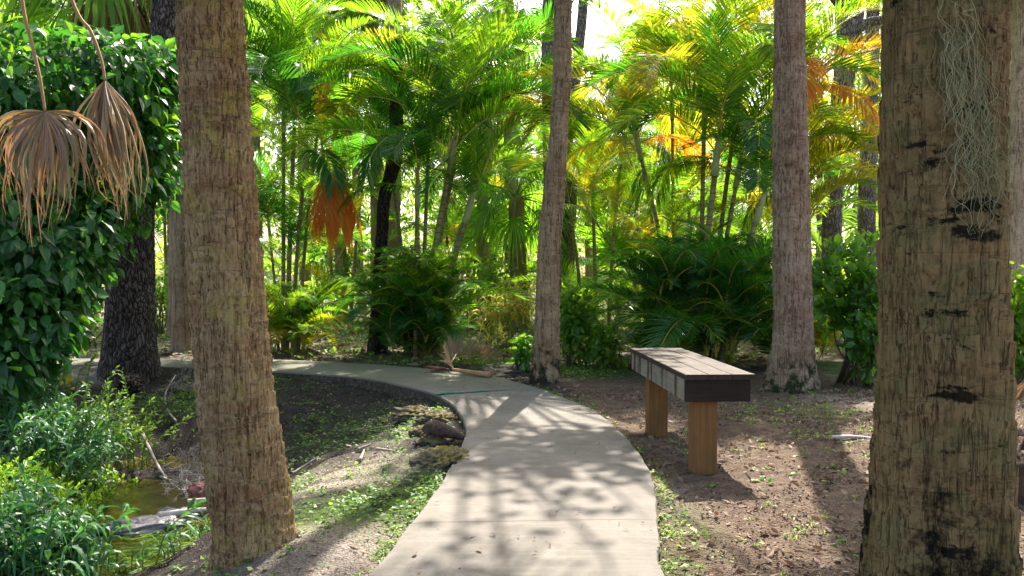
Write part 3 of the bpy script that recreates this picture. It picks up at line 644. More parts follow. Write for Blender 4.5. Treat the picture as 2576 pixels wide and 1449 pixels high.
# ================================================================== ARECA PALMS
def frond_mesh(mat, e0, e1, L, n, ll, lw, seed, v=R(30), stem='yellow_rachis', dr=.35, name='frond', lo=False):
    rng = np.random.RandomState(seed); s = np.linspace(0, 1, 18); el = e0+(e1-e0)*s**1.25
    ds = L/17; x = np.concatenate([[0], np.cumsum(np.cos(el[:-1])*ds)]); z = np.concatenate([[0], np.cumsum(np.sin(el[:-1])*ds)]); y = .10*L*(s**2)*rng.uniform(-1, 1)
    pts = np.stack([x, y, z], -1); mb = MB(); tube(mb, pts, np.linspace(.013, .003, 18), 4, 1)
    tt = np.linspace(.16, .995, n); P = np.stack([np.interp(tt, s, pts[:, k]) for k in range(3)], -1)
    T = nrm(np.stack([np.interp(tt, s, np.gradient(pts[:, k])) for k in range(3)], -1)); S = nrm(np.cross(T, [0, 0, 1.0])); Nn = np.cross(S, T)
    prof = np.clip(np.sin(pi*(.10+.80*tt))**.55, .2, 1)
    a = np.interp(tt, [0, 1], [R(76), R(34)])
    for sd in (-1, 1):
        vv = v+rng.normal(0, .05, n); aa = a+rng.normal(0, .025, n)
        D = T*np.cos(aa)[:, None]+(S*sd*np.cos(vv)[:, None]+Nn*np.sin(vv)[:, None])*np.sin(aa)[:, None]
        N = np.cross(D, T)*(-sd); N = nrm(np.where((N*Nn).sum(1, keepdims=True) < 0, -N, N))
        l = ll*prof*rng.uniform(.9, 1.08, n); keep = rng.rand(n) > .03
        leaves(mb, P[keep], D[keep], N[keep], l[keep], (lw*(.7+.3*prof))[keep], T_BLADE_LO if lo else T_BLADE, dr*rng.uniform(.6, 1.5, n)[keep], 0)
    o = mb.build(name, [M[mat], M[stem]]); me = o.data; bpy.data.objects.remove(o); return me
SHAPES = [(R(84), R(5), 2.3, .60), (R(72), R(-40), 2.4, .62), (R(55), R(-65), 2.3, .60), (R(25), R(-75), 1.9, .52)]
FR = {}
for mi_, mt in enumerate(('areca', 'areca_dark', 'areca_yellow', 'areca_orange')):
    for si, (e0, e1, L, ll) in enumerate(SHAPES):
        for k in range(2): FR[mt, si, k] = frond_mesh(mt, e0, e1, L, 60, ll, .028, 100+mi_*10+si*2+k, v=R((34, 26, 22, 8)[si]), dr=.13 if si < 3 else .45)
FR[('areca_orange', 4, 0)] = frond_mesh('areca_orange', R(-50), R(-89), 1.45, 60, .62, .034, 7, v=R(-10), dr=.8)
FR[('areca_yellow', 4, 0)] = frond_mesh('areca_yellow', R(-50), R(-89), 1.3, 50, .5, .03, 8, v=R(-10), dr=.8)
def shoot_mesh(mat, seed, nf=6, L=1.05):
    # a low sucker: several short fronds springing from one point
    rng = np.random.RandomState(seed); mb = MB(); mats = None
    for k in range(nf):
        e0 = R(rng.uniform(60, 88)); e1 = R(rng.uniform(-55, 20)); me = frond_mesh(mat, e0, e1, L*rng.uniform(.75, 1.15), 32, .34, .021, seed*10+k, v=R(24), dr=.2)
        n = len(me.vertices); v = np.empty(n*3, np.float32); me.vertices.foreach_get('co', v); v = v.reshape(-1, 3).astype(float)
        a = k*2.4+rng.uniform(-.4, .4); c_, s_ = cos(a), sin(a); v = np.column_stack([v[:, 0]*c_-v[:, 1]*s_, v[:, 0]*s_+v[:, 1]*c_, v[:, 2]+rng.uniform(-.15, .15)])
        by = {}
        for p in me.polygons: by.setdefault((len(p.vertices), p.material_index), []).append(tuple(p.vertices))
        first = True
        for (cnt, mi), fl in by.items():
            if first: mb.add(v, [np.array(fl)], mi); base_n = mb.n-n; first = False
            else: mb.f.append((np.array(fl, np.int64)+base_n, mi))
        mats = [m for m in me.materials]; bpy.data.meshes.remove(me)
    o = mb.build('sucker_shoot', mats); me = o.data; bpy.data.objects.remove(o); return me
SHOOT = {m: [shoot_mesh(m, sd) for sd in (31+i*5, 32+i*5)] for i, m in enumerate(('areca', 'areca_dark', 'areca_yellow'))}
def shoots(root, n, ms, sx, sy, z1, sc=1.0):
    for k in range(n):
        mt = random.choices(ms[::2], ms[1::2])[0]; a = random.uniform(0, 6.28); q = math.sqrt(random.random()); z = z1*random.random()**1.2; w = 1-.35*z/max(z1, .1)
        put(random.choice(SHOOT[mt]), 'sucker_shoot', root, np.array(root.location)+np.array([cos(a)*q*sx*w, sin(a)*q*sy, z]), random.uniform(0, 6.28), sc*random.uniform(.75, 1.15), (random.uniform(-.25, .25), random.uniform(-.25, .25)))
def areca(label, d, base, stems, mound=(), name='areca_palm', mats=('areca',), group='areca palm clumps'):
    """base px,py ; stems: (foot px, foot py, top px, top py, dd, radius, nfronds, mats, scale); mound: (n, mats, scale, spread)"""
    b = at(base[0], base[1], d); b[2] = float(gz(b[0], b[1])); root = thing(name, label, 'palm clump', tuple(b), group); cnt = 0
    for (fx, fy, tx, ty, dd, r, nf, ms, sc) in stems:
        p0 = at(fx, fy, d+dd*.4); p0[2] = float(gz(p0[0], p0[1]))-.05 if fy > base[1]-60 else p0[2]; p1 = at(tx, ty, d+dd)
        m = MB(); mid_ = (p0+p1)/2+np.array([(p0[0]-p1[0])*.12, 0, 0]); tube(m, [p0, mid_, p1], [r*1.25, r, r*.9], 8, 0, 24)
        up = nrm(p1-mid_); m2p = [p1-up*.02, p1+up*.35, p1+up*.62]
        tube(m, m2p, [r*1.25, r*1.05, r*.35], 8, 1, 6)
        m.build('stem', [M['cane_stem'], M['pale_shaft']], root, True, loc=b)
        az0 = random.uniform(0, 6)
        for k in range(nf):
            mt = random.choices(ms[::2], ms[1::2])[0]; u = k/max(1, nf-1)
            si = min(3, int(u*3.2+random.uniform(-.3, .3))) if u > 0 else 0; si = max(0, si)
            if mt in ('areca_orange',) and random.random() < .5: si = 3
            f = put(FR[mt, si, random.randint(0, 1)], 'frond', root, p1+up*(.55-.35*u), az0+k*2.4+random.uniform(-.3, .3), sc*random.uniform(.85, 1.1), (random.uniform(-.12, .12), random.uniform(-.12, .12))); cnt += 1
    for (n, ms, sc, spread, si0) in mound:
        for k in range(n):
            mt = random.choices(ms[::2], ms[1::2])[0]; a = k*2.4+random.random()
            rr = spread*math.sqrt(random.random()); p = b+np.array([cos(a)*rr, sin(a)*rr*.6, .02+random.random()*.25]); cnt += 1
            put(FR[mt, min(3, si0+random.choice((0, 0, 1, 1, 2))), random.randint(0, 1)], 'frond', root, p, a+random.uniform(-.5, .5), sc*random.uniform(.7, 1.15), (random.uniform(-.15, .15), random.uniform(-.2, .2)))
    return root
def extra(root, d, lst):
    for (px, py, n, ms, sc, s0, s1, sx, sy) in lst:
        for k in range(n):
            mt = random.choices(ms[::2], ms[1::2])[0]; put(FR[mt, random.randint(s0, s1), random.randint(0, 1)], 'frond', root, at(px+random.uniform(-sx, sx), py+random.uniform(-sy, sy), d+random.uniform(-.4, .6)), random.uniform(0, 6.28), sc*random.uniform(.85, 1.15), (random.uniform(-.15, .15), random.uniform(-.15, .15)))
A_, D_, Y_, O_ = 'areca', 'areca_dark', 'areca_yellow', 'areca_orange'
areca('tall green areca clump with hanging orange fronds, left of the central clump', 13.3, (725,884), [
    (712,884,715,330,.1,.035,9,(A_,3,D_,2),1.0), (735,884,765,440,-.2,.035,7,(A_,2,D_,2),.85), (748,884,800,330,.3,.03,7,(A_,3,Y_,1),.85),
    (720,884,745,260,.5,.04,8,(A_,3,D_,2),.95), (700,884,680,600,.4,.025,6,(D_,2,A_,1),.7)],
    [(10,(A_,4,Y_,1.2),.6,.5,0)])
areca('big green areca clump with arching glossy fronds, at the centre beyond the walk', 12.7, (1062,892), [
    (1045,892,1050,520,-.4,.035,7,(D_,3,A_,1),.85), (1062,892,1134,410,-.2,.045,8,(A_,3,D_,3),1.05), (1090,892,1170,560,.1,.05,7,(A_,2,D_,3),.85),
    (1030,892,985,420,.4,.03,8,(A_,2,D_,1),.95), (1080,892,1225,400,.8,.035,8,(A_,3,D_,1),1.0), (1060,892,1080,330,1.0,.035,8,(A_,4,Y_,.4),.95), (1070,892,1165,310,.6,.04,8,(A_,5,Y_,.4),1.0)],
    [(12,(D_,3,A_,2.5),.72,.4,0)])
areca('areca clump with orange and yellow arching fronds, rising left behind the bench', 12.7, (1690,880), [
    (1690,790,1612,400,.2,.035,10,(Y_,3,O_,1,A_,3),.85), (1700,880,1690,300,.8,.03,9,(A_,3,Y_,2),1.0), (1670,880,1500,560,1.6,.02,7,(A_,3,Y_,1),.8),(1680,880,1600,320,1.2,.03,8,(A_,4,Y_,1),.85)],
    [(8,(A_,4,Y_,1),.6,.9,1)])
areca('areca clump with a dense dark green skirt of fronds, directly behind the bench', 11.0, (1775,890), [
    (1755,880,1797,440,0,.045,9,(A_,3,D_,2,Y_,1),.95), (1790,880,1850,470,.4,.035,8,(D_,2,A_,2),.9), (1765,880,1770,320,.7,.035,9,(A_,3,Y_,3),.95), (1810,880,1900,560,.2,.04,6,(D_,2,A_,1),.8), (1790,880,1855,260,.9,.035,9,(A_,3,Y_,3),.95)],
    [(16,(D_,5,A_,1.5),.75,.7,0)])
areca('yellow fronded areca clump arching out to the right behind the mossy footed palm trunk', 11.6, (2010,885), [
    (2010,885,1995,300,0,.04,11,(Y_,4,A_,3,O_,.7),1.0), (2030,885,2030,520,.3,.035,10,(Y_,4,A_,2),.85), (2000,885,1985,640,.2,.03,7,(Y_,2,A_,3),.8)],
    [(10,(A_,2,Y_,2),.6,.5,0)])
G_FA = 'areca palms deeper in the grove'
areca('airy green areca clump far back between the left areca clump and the central one', 20.5, (860,800), [
    (860,800,850,400,0,.04,10,(A_,3,Y_,1),1.1), (880,800,930,330,.5,.04,10,(A_,3,Y_,1),1.2), (840,800,800,250,.7,.04,10,(A_,1),1.2)], [(5,(A_,3,Y_,1),.9,1.0,0)], group=G_FA)
areca('bright green areca clump far back between the slim leaning palm and the bench', 17.5, (1500,800), [
    (1500,800,1490,470,0,.04,9,(A_,3,Y_,1.5),1.0), (1530,800,1560,420,.5,.04,9,(A_,3,Y_,1),1.1), (1470,800,1420,450,.7,.04,8,(A_,2,Y_,1),1.0)], [(16,(A_,3,Y_,1),.9,1.2,0)], group=G_FA)
areca('green areca clump far back left, seen between the dark oak and the leaning foreground palm', 19, (420,800), [
    (420,800,415,560,0,.04,9,(A_,1),1.0), (460,800,470,480,.5,.04,9,(A_,3,Y_,1),1.0)], [(8,(A_,3),.9,1.0,0)], group=G_FA)
areca('lone orange yellow areca clump low behind the right end of the bench', 15.5, (1900,850), [
    (1900,850,1890,500,0,.04,9,(Y_,3,A_,1),1.0)], [(10,(A_,3,Y_,2),.9,1.0,0)], group=G_FA)
OB = bpy.data.objects
shoots(OB['areca_palm.001'], 30, (D_,3,A_,2), .62, .5, 1.25, .95)
shoots(OB['areca_palm.003'], 36, (D_,4,A_,1), 1.05, .6, 1.25, 1.0)
shoots(OB['areca_palm'], 16, (A_,4,D_,1,Y_,.7), .6, .4, .8, .8)
shoots(OB['areca_palm.004'], 12, (A_,3,Y_,2), .5, .4, 1.0, .8)
shoots(OB['areca_palm.002'], 10, (A_,3,Y_,1), .7, .5, 1.2, .9)
extra(OB['areca_palm'], 13.3, [(720,640,10,(A_,3,D_,2),.75,1,2,40,60)])
extra(OB['areca_palm.002'], 13.0, [(1640,640,10,(A_,3,Y_,1),.7,1,2,60,60)])
extra(OB['areca_palm.004'], 11.8, [(2010,560,8,(A_,3,Y_,2),.75,1,2,30,80)])
extra(OB['areca_palm.005'], 19, [(840,560,16,(A_,3,Y_,1),1.1,0,2,110,120)])
extra(OB['areca_palm.006'], 18, [(1500,560,16,(A_,3,Y_,2),1.0,0,2,100,100)])
extra(OB['areca_palm.007'], 19, [(430,600,12,(A_,3,D_,3),1.0,0,2,60,80)])
extra(OB['areca_palm.008'], 15.5, [(1900,600,10,(A_,3,D_,3),.9,0,2,60,80)])
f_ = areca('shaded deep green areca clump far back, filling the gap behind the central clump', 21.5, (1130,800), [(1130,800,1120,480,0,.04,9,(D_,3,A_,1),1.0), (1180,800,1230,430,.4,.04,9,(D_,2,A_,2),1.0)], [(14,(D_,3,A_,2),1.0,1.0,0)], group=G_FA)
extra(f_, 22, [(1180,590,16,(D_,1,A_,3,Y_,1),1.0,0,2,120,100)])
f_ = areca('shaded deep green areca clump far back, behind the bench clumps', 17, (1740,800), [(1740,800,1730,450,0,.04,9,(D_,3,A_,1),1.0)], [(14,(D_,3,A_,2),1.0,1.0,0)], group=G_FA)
extra(f_, 18, [(1760,600,12,(D_,1,A_,3,Y_,1),1.0,0,2,120,110)])
# the orange fronds that hang in the gap right of the left clump
def lone_frond(parent_hint, px, py, d, az, si, mt, sc, label=None):
    o = put(FR[mt, si, 0], 'frond', parent_hint, at(px, py, d), az, sc); 
    if label: o['label'] = label
    return o
left_clump = bpy.data.objects['areca_palm']
for (px, py, az, si, sc) in ((822,425,-.6,4,.72),(834,418,-1.9,4,.66),(842,430,.2,4,.6),(830,415,-1.3,4,.7)): lone_frond(left_clump, px, py, 12.3, az, si, O_, sc, 'hanging orange frond')
lone_frond(left_clump, 815, 330, 12.8, -1.2, 0, O_, .4, 'upright orange frond tip')
for (px, py, az, si, sc, mt) in ((1120,400,.25,1,1.0,A_),(1135,395,-.3,2,.95,A_),(1115,410,2.9,1,1.0,A_),(1040,440,3.4,2,1.0,A_),(1130,370,1.2,0,1.0,A_),(1150,360,-.8,0,.95,A_),(1045,470,2.7,2,.9,A_),(1215,440,.1,1,.9,A_)): lone_frond(bpy.data.objects['areca_palm.001'], px, py, 12.1, az, si, mt, sc)
for (px, py, az, si, sc, mt) in ((715,330,.2,1,1.0,A_),(720,330,3.0,2,.9,A_),(740,250,.1,2,.95,A_),(760,430,-.4,2,.9,A_)): lone_frond(left_clump, px, py, 12.7, az, si, mt, sc)
for (px, py, az, si, sc, mt) in ((1560,290,3.1,2,.95,Y_),(1600,380,3.3,2,.9,Y_),(1590,420,2.9,1,.85,A_),(1480,330,3.2,2,.65,O_)): lone_frond(bpy.data.objects['areca_palm.002'], px, py, 12.2, az, si, mt, sc)
right_clump = bpy.data.objects['areca_palm.004']
for (px, py, az, si, sc, mt) in ((2000,210,.15,1,1.0,Y_),(2010,260,-.35,2,1.05,O_),(2010,400,.0,2,.9,Y_),(2000,470,-.2,1,.85,Y_),(2015,560,-.5,2,.9,Y_),(2000,420,.35,1,.8,A_)): lone_frond(right_clump, px, py, 11.3, az, si, mt, sc)

# ================================================================== BENCH
bo = (1.305, 5.94, 0.0); bench = thing('park_bench', 'backless wooden plank bench with a streaked apron on two square posts, beside the walk', 'bench', (bo[0], bo[1], float(gz(bo[0], bo[1]))))
ang = R(2.2); bl = 1.88; bw = .455; bt = .655-bench.location[2]
def bxf(v):
    c_, s_ = cos(ang), sin(ang); return np.column_stack([v[:, 0]*c_-v[:, 1]*s_, v[:, 0]*s_+v[:, 1]*c_, v[:, 2]])
def bevel_obj(o, w=.004, seg=2):
    m = o.modifiers.new('bevel', 'BEVEL'); m.width = w; m.segments = seg; m.limit_method = 'ANGLE'; return o
pw = (bw-.008)/3
for k in range(3):
    mb = MB(); x0 = -bw/2+k*(pw+.004); rg = random.Random(k)
    n = 24; ys = np.linspace(-bl/2-rg.uniform(0, .004), bl/2, n)
    pr = [(x0+.003, 0), (x0, -.004), (x0, -.036), (x0+pw, -.036), (x0+pw, -.004), (x0+pw-.003, 0)]
    v = np.array([(px_+.0012*vn(y*3+k*5, 1), y, bt+pz+.0012*vn(y*5, k*9, 2)) for y in ys for (px_, pz) in pr]); m_ = len(pr)
    i = np.arange(n-1)[:, None]*m_; j = np.arange(m_)[None]; j2 = (j+1) % m_; q = np.stack([i+j, i+j2, i+m_+j2, i+m_+j], -1)
    mb.add(v, [q[:, m_-1].reshape(-1, 4)], 0)
    mb.add(v, [q[:, :m_-1].reshape(-1, 4), np.array([list(range(m_))[::-1]]), np.array([[(n-1)*m_+kk for kk in range(m_)]])], 1)
    o = mb.build('seat_plank', [M['plank'], M['plank_end']], bench, xf=bxf)
    ms = MB()
    for y in (-bl/2+.07, bl/2-.07):
        for dx in (.035, pw-.035):
            a_ = np.arange(8)*pi/4; ms.add(np.array([(x0+dx+.005*cos(t_), y+.005*sin(t_), bt+.0025) for t_ in a_]), [np.array([list(range(8))])])
    s_ = ms.build('screw', M['screw'], o, xf=bxf)
ap = .143; a0, a1 = -bw/2+.004, bw/2-.026; y0_, y1_ = -bl/2+.02, bl/2-.02
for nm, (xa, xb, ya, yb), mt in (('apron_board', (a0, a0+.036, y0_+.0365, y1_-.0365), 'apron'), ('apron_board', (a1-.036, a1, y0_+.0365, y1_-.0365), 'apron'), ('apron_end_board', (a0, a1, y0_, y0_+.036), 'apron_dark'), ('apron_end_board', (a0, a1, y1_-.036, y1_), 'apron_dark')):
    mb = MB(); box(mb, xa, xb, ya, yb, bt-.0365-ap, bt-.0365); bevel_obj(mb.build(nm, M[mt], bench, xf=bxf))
for (px_, py_) in ((-.075, -.80), (-.105, .43)):
    mb = MB(); box(mb, px_-.078, px_+.078, py_-.078+.015, py_+.078, -.3, bt-.037)
    bevel_obj(mb.build('post', M['post'], bench, xf=bxf), .006)

# ================================================================== CLIMBING VINE ON THE LEFT
def leafmass(name, label, cat, base, blobs, n, L, W, mat, seed, T=T_BROAD_HI, hang=.6, group=None, stems=0, clump=0, kind=None, stemmat='wood_stem', upf=.35):
    """plant whose leaves overlap on its outside like shingles"""
    rng = np.random.RandomState(seed); base = (base[0], base[1], float(gz(base[0], base[1])) if len(base) < 3 else base[2])
    root = thing(name, label, cat, base, group)
    bl_ = np.array(blobs, float); w = bl_[:, 3]*bl_[:, 5]; k = rng.choice(len(bl_), n, p=w/w.sum()); u = nrm(rng.normal(0, 1, (n, 3)))
    rr = rng.uniform(.70, 1.08, n)*(1+.34*vn(u[:, 0]*2.5+k*3, u[:, 1]*2.5, u[:, 2]*2.5)); P = bl_[k, :3]+u*bl_[k, 3:]*rr[:, None]
    ok = P[:, 2] > gz(P[:, 0], P[:, 1])+.03; P, u = P[ok], u[ok]; n = len(P)
    D = nrm(u*.55+rng.normal(0, .5, (n, 3))+np.array([0, 0, -hang])); N = nrm(u*.8+rng.normal(0, .38, (n, 3))+np.array([0, 0, upf]))
    s = rng.uniform(.42, 1.3, n); m = MB(); leaves(m, P, D, N, L*s, W*s, T, rng.uniform(.0, .35, n)); m.build('foliage', M[mat], root, loc=base)
    if stems:
        m = MB()
        for q in range(stems):
            b = bl_[rng.randint(len(bl_))]; e = b[:3]+nrm(rng.normal(0, 1, 3))*b[3:]*.8; st = np.array(base)+np.array([rng.uniform(-.15, .15), rng.uniform(-.1, .1), 0])
            tube(m, [st, (st+e)/2+rng.normal(0, .08, 3), e], [.016, .011, .005], 5, 0, 8)
        m.build('branches', M[stemmat], root, True, loc=base)
    return root
def B(px, py, d, rx, ry, rz): p = at(px, py, d); return (*p, rx*K*d, ry, rz*K*d)
leafmass('climbing_vine', 'dense dark green vine with broad drooping leaves, smothering the oak at the left', 'vine', at(150,930,7.6)[:2], [
    B(180,210,8.4,200,.8,130), B(330,190,8.8,120,.6,95), B(60,330,8.0,170,.9,200), B(250,400,8.6,170,.6,150), B(380,300,9.0,75,.5,120), B(60,600,7.6,170,.7,160), B(170,560,8.2,120,.5,150),
    B(20,800,7.2,130,.5,150), B(30,900,7.0,70,.35,70), B(120,820,7.3,60,.3,70), B(200,640,8.0,60,.3,60), B(110,720,7.6,110,.4,120), B(215,560,8.6,70,.3,60), B(400,430,9.2,55,.3,60), B(-150,500,7.6,200,1.0,420), B(420,190,9.2,40,.3,80)], 14500, .145, .083, 'vine', 31, stems=0)
# ================================================================== TWO DEAD FAN LEAVES HANGING ON LONG STALKS
def dead_fan(label, stalk, hub, spread, Rl, ax, seed, tilt, d=5.0, nseg=64, drift=0.0):
    rng = np.random.RandomState(seed); pts = [at(px, py, d) for px, py in stalk]; hb = at(hub[0], hub[1], d)
    root = thing('dead_palm_leaf', label, 'palm leaf', tuple(hb), 'dead fan leaves hanging on long stalks')
    m = MB(); tube(m, pts+[hb], [.0115]*(len(pts)-1)+[.010, .008], 7, 0, 30); m.build('stalk', M['petiole'], root, True, loc=hb)
    m = MB(); a = np.linspace(-spread/2, spread/2, nseg)+rng.normal(0, .02, nseg)
    # folded, wilted blade: segments leave the hub outward then fall
    X_ = np.array([cos(tilt), sin(tilt), 0]); Yv = np.array([-sin(tilt), cos(tilt), 0])
    segs = 14; tt = np.linspace(0, 1, segs)
    for q in range(nseg):
        al = a[q]; L = Rl*(1-.25*abs(al)/(spread/2))*rng.uniform(.72, 1.18)
        d0 = nrm(X_*sin(al)*ax+np.array([0, 0, -1.0])*(cos(al)*.9+.15)-Yv*(.25+.35*cos(al*1.5)+rng.normal(0, .05)))
        dr = rng.uniform(.45, 1.5); crv = rng.normal(0, .22); i0_ = rng.randint(1, 5); p = hb.copy(); P = [p.copy()]; v = d0.copy()
        for i_ in range(segs-1):
            v = nrm(v*(1-.05*i_/segs)+np.array([0, 0, -.34*dr*(1 if i_ > i0_ else .12)])+X_*(crv*1.4*(i_/segs)*sin(i_*.7+q*1.7)-.10*sin(al)*(i_ > 4)+drift)+Yv*.12*rng.normal()*(i_/segs)); p = p+v*L/(segs-1); P.append(p.copy())
        P = np.array(P); w0 = spread*Rl/nseg*.72
        w = w0*np.interp(tt, [0, .4, .55, .8, 1], [.12, 1.0, .62, .34, .05])*rng.uniform(.35, 1.15)
        S = nrm(np.cross(np.gradient(P, axis=0), Yv+.8*X_*sin(al)*-1)); Nn = nrm(np.cross(S, np.gradient(P, axis=0)))
        fo = .7*(1 if q % 2 else -1)
        c = np.stack([P-S*w[:, None]*.5, P+Nn*(w*.5*fo)[:, None], P+S*w[:, None]*.5], 1).reshape(-1, 3); i3 = np.arange(segs-1)*3
        m.add(c, [np.stack([i3, i3+1, i3+4, i3+3], -1), np.stack([i3+1, i3+2, i3+5, i3+4], -1)])
        if q % 2 == 0 and rng.rand() < .8: # split thread ends
            tube(m, [P[-6], P[-3]+rng.normal(0, .012, 3), P[-1]+np.array([rng.normal(0, .03), 0, -.05])], [.0015, .0012, .0008], 3, 0, 5)
    m.build('blade', M['dead_fan'], root, loc=hb); return root
dead_fan('wide dead tan fan leaf hanging from a brown stalk, left one of the hanging pair', [(20,-420),(60,-10),(85,110),(105,200)], (117,282), R(215), .80, .80, 41, .15)
dead_fan('narrow folded dead fan leaf with pale silvery streaks, right one of the hanging pair', [(60,-380),(185,0),(232,80),(258,150)], (268,203), R(150), 1.0, .34, 42, .5, 5.3, 56, .035)

# ================================================================== LOW PLANTS, SHRUBS
def stem_plant(name, label, cat, roots, n_st, hgt_, ll, lw, mat, seed, spread=.5, nleaf=16, T=T_BLADE_HI, droop=.5, group=None, lean=(0, 0), ang=R(50), stem='green_stem', top=.25, lenv=.35):
    rng = np.random.RandomState(seed); rts = np.array(roots, float); bx, by = rts.mean(0)[:2]; base = (bx, by, float(gz(bx, by)))
    root = thing(name, label, cat, base, group); ms, ml = MB(), MB()
    for q in range(n_st):
        r0 = rts[rng.randint(len(rts))]; x = r0[0]+rng.normal(0, spread*.4); y = r0[1]+rng.normal(0, spread*.4); z = float(gz(x, y))-.02
        h = hgt_*rng.uniform(1-lenv, 1+lenv*.6); a = rng.uniform(0, 2*pi); o_ = np.array([cos(a), sin(a)])*rng.uniform(.1, .55)*h+np.array(lean)*h
        P = smooth_path([(x, y, z), (x+o_[0]*.3, y+o_[1]*.3, z+h*.55), (x+o_[0], y+o_[1], z+h*.92)], 12); one = MB() if n_st <= 60 else ms; tube(one, P, np.linspace(.006, .0025, 12), 4)
        if one is not ms: one.build('stem', M[stem], root, True, loc=base)
        u = np.linspace(top, .99, nleaf); PP = np.stack([np.interp(u, np.linspace(0, 1, 12), P[:, k]) for k in range(3)], -1); TT = nrm(np.stack([np.interp(u, np.linspace(0, 1, 12), np.gradient(P[:, k])) for k in range(3)], -1))
        ph = np.arange(nleaf)*2.4+rng.rand()*6; side = np.stack([np.cos(ph), np.sin(ph), np.zeros(nleaf)], -1); side = nrm(side-TT*(side*TT).sum(1, keepdims=True))
        an = ang*np.interp(u, [0, 1], [1.2, .55])+rng.normal(0, .15, nleaf); D = TT*np.cos(an)[:, None]+side*np.sin(an)[:, None]; N = nrm(np.cross(np.cross(D, TT), D)+rng.normal(0, .15, (nleaf, 3))); N[:, 2] = np.abs(N[:, 2])
        s = rng.uniform(.7, 1.15, nleaf)*np.interp(u, [0, .3, .85, 1], [.7, 1, 1, .7]); leaves(ml, PP, D, N, ll*s, lw*s, T, droop*rng.uniform(.5, 1.4, nleaf))
    if ms.v: tag(ms.build('stems', M[stem], root, True, loc=base), None, None, kind='stuff')
    ml.build('foliage', M[mat], root, loc=base); return root
def gp(px, py, z=-.45): return gnd(px, py, z)[:2]
G_W = 'long leaved bushes on the left bank'
stem_plant('leafy_bush', 'bush of long drooping willow like leaves, upper one on the left bank below the vine', 'bush', [gp(60,1180),gp(150,1200),gp(0,1150),gp(100,1120),gp(130,1210)], 120, .62, .22, .03, 'willow', 51, .45, 20, droop=.7, group=G_W, lean=(.08,-.1))
stem_plant('leafy_bush', 'bush of long drooping leaves with grassy blades, lowest in the left corner by the water', 'bush', [gp(60,1440),gp(150,1420),gp(0,1380),gp(-50,1449),gp(110,1449)], 90, .42, .23, .03, 'willow', 52, .4, 18, droop=.8, group=G_W, lean=(.1,.0))
stem_plant('leafy_bush', 'bush of short bright leaves low on the left bank, between the two long leaved bushes', 'bush', [gp(60,1300),gp(160,1290),gp(150,1240),gp(0,1280),gp(120,1260)], 130, .30, .065, .03, 'broad', 53, .5, 18, T_BROAD, .2, group=G_W)
stem_plant('tall_herb', 'feathery green herbs below the vine, reaching right over the dark bank', 'plant', [gp(150,1040,-.1),gp(230,1080,-.2),gp(60,1000,-.1),gp(280,1090,-.25)], 90, .55, .075, .028, 'cover', 54, .7, 22, T_BROAD, .2, lean=(.15,-.05))
# flowering spray leaning to the right
rng = np.random.RandomState(3); b0 = at(200,1120,6.6); spray = thing('leaning_spray', 'thin leafy sprays with yellowish tips, leaning out over the dark bank', 'plant', tuple(b0))
ms, ml = MB(), MB()
for tip in [(385,1042),(375,1060),(340,1075),(300,1010),(330,1025),(260,985),(245,1000),(310,1090),(220,960)]:
    e = at(tip[0], tip[1], 6.5+rng.uniform(-.3, .3)); P = smooth_path([b0, (b0+e)/2+np.array([0, 0, .09]), e], 12); one = MB(); tube(one, P, np.linspace(.006, .002, 12), 4); one.build('stem', M['green_stem'], spray, True, loc=b0)
    u = np.linspace(.25, 1, 22); PP = np.stack([np.interp(u, np.linspace(0, 1, 12), P[:, k]) for k in range(3)], -1)
    D = nrm(rng.normal(0, .7, (22, 3))+np.array([.6, 0, .1])); leaves(ml, PP, D, rng.normal(0, .3, (22, 3))+np.array([0, 0, 1.0]), rng.uniform(.04, .085, 22), .022, T_BROAD, .2)
ml.build('foliage', M['cover'], spray, loc=b0)
m = MB(); P = np.array([gnd(rng.normal(165,18), rng.normal(962,4), 0) for _ in range(26)]); P[:, 2] = gz(P[:, 0], P[:, 1])+.10+rng.rand(26)*.06
leaves(m, P, rng.normal(0, 1, (26, 3))*np.array([1, 1, .3]), rng.normal(0, .3, (26, 3))+np.array([0, -.6, 1.0]), .10, .07, T_BROAD, .2)
tag(m.build('fallen_yellow_leaves', M['areca_yellow'], loc=P[0]), 'patch of bright yellow orange leaves lying on the bank below the vine', 'leaves')

G_S = 'shrubs along the far side of the walk'
def shrub(label, px, py, d, w, h, n, L, W, mat, seed, **kw):
    p = at(px, py, d); z = float(gz(p[0], p[1])); rw = w*K*d; rh = h*K*d; rg = np.random.RandomState(seed)
    blobs = [(p[0]+rg.uniform(-.5, .5)*rw, p[1]+rg.uniform(-.4, .4)*rw, z+rh*(.35+.5*rg.rand()), rw*rg.uniform(.35, .6), rw*.5, rh*rg.uniform(.22, .36)) for _ in range(6)]
    return leafmass('shrub', label, 'shrub', (p[0], p[1]), blobs, n, L, W, mat, seed, T_BROAD, kw.pop('hang', .1), kw.pop('group', G_S), kw.pop('stems', 12), upf=.7, **kw)
shrub('glossy dark green shrub with upright bright leaves, beside the mossy footed palm at right', 2145, 975, 9.2, 100, 320, 1500, .15, .075, 'glossy', 61, hang=-.5)
shrub('lower leafy shrub spilling right of the mossy footed palm, in front of the glossy shrub', 2190, 960, 8.8, 60, 170, 420, .14, .07, 'glossy', 62, hang=-.2)
shrub('light green shrub at the far right edge beside the nearest trunk', 2575, 900, 8.5, 70, 270, 900, .14, .075, 'broad', 63, hang=-.2)
shrub('leafy green shrub just right of the slim leaning palm', 1450, 905, 11.2, 75, 200, 1200, .12, .07, 'broad', 64, hang=-.2)
shrub('low bright shrub between the slim palm and the areca skirt behind the bench', 1530, 900, 10.9, 60, 110, 700, .11, .05, 'broad', 65)
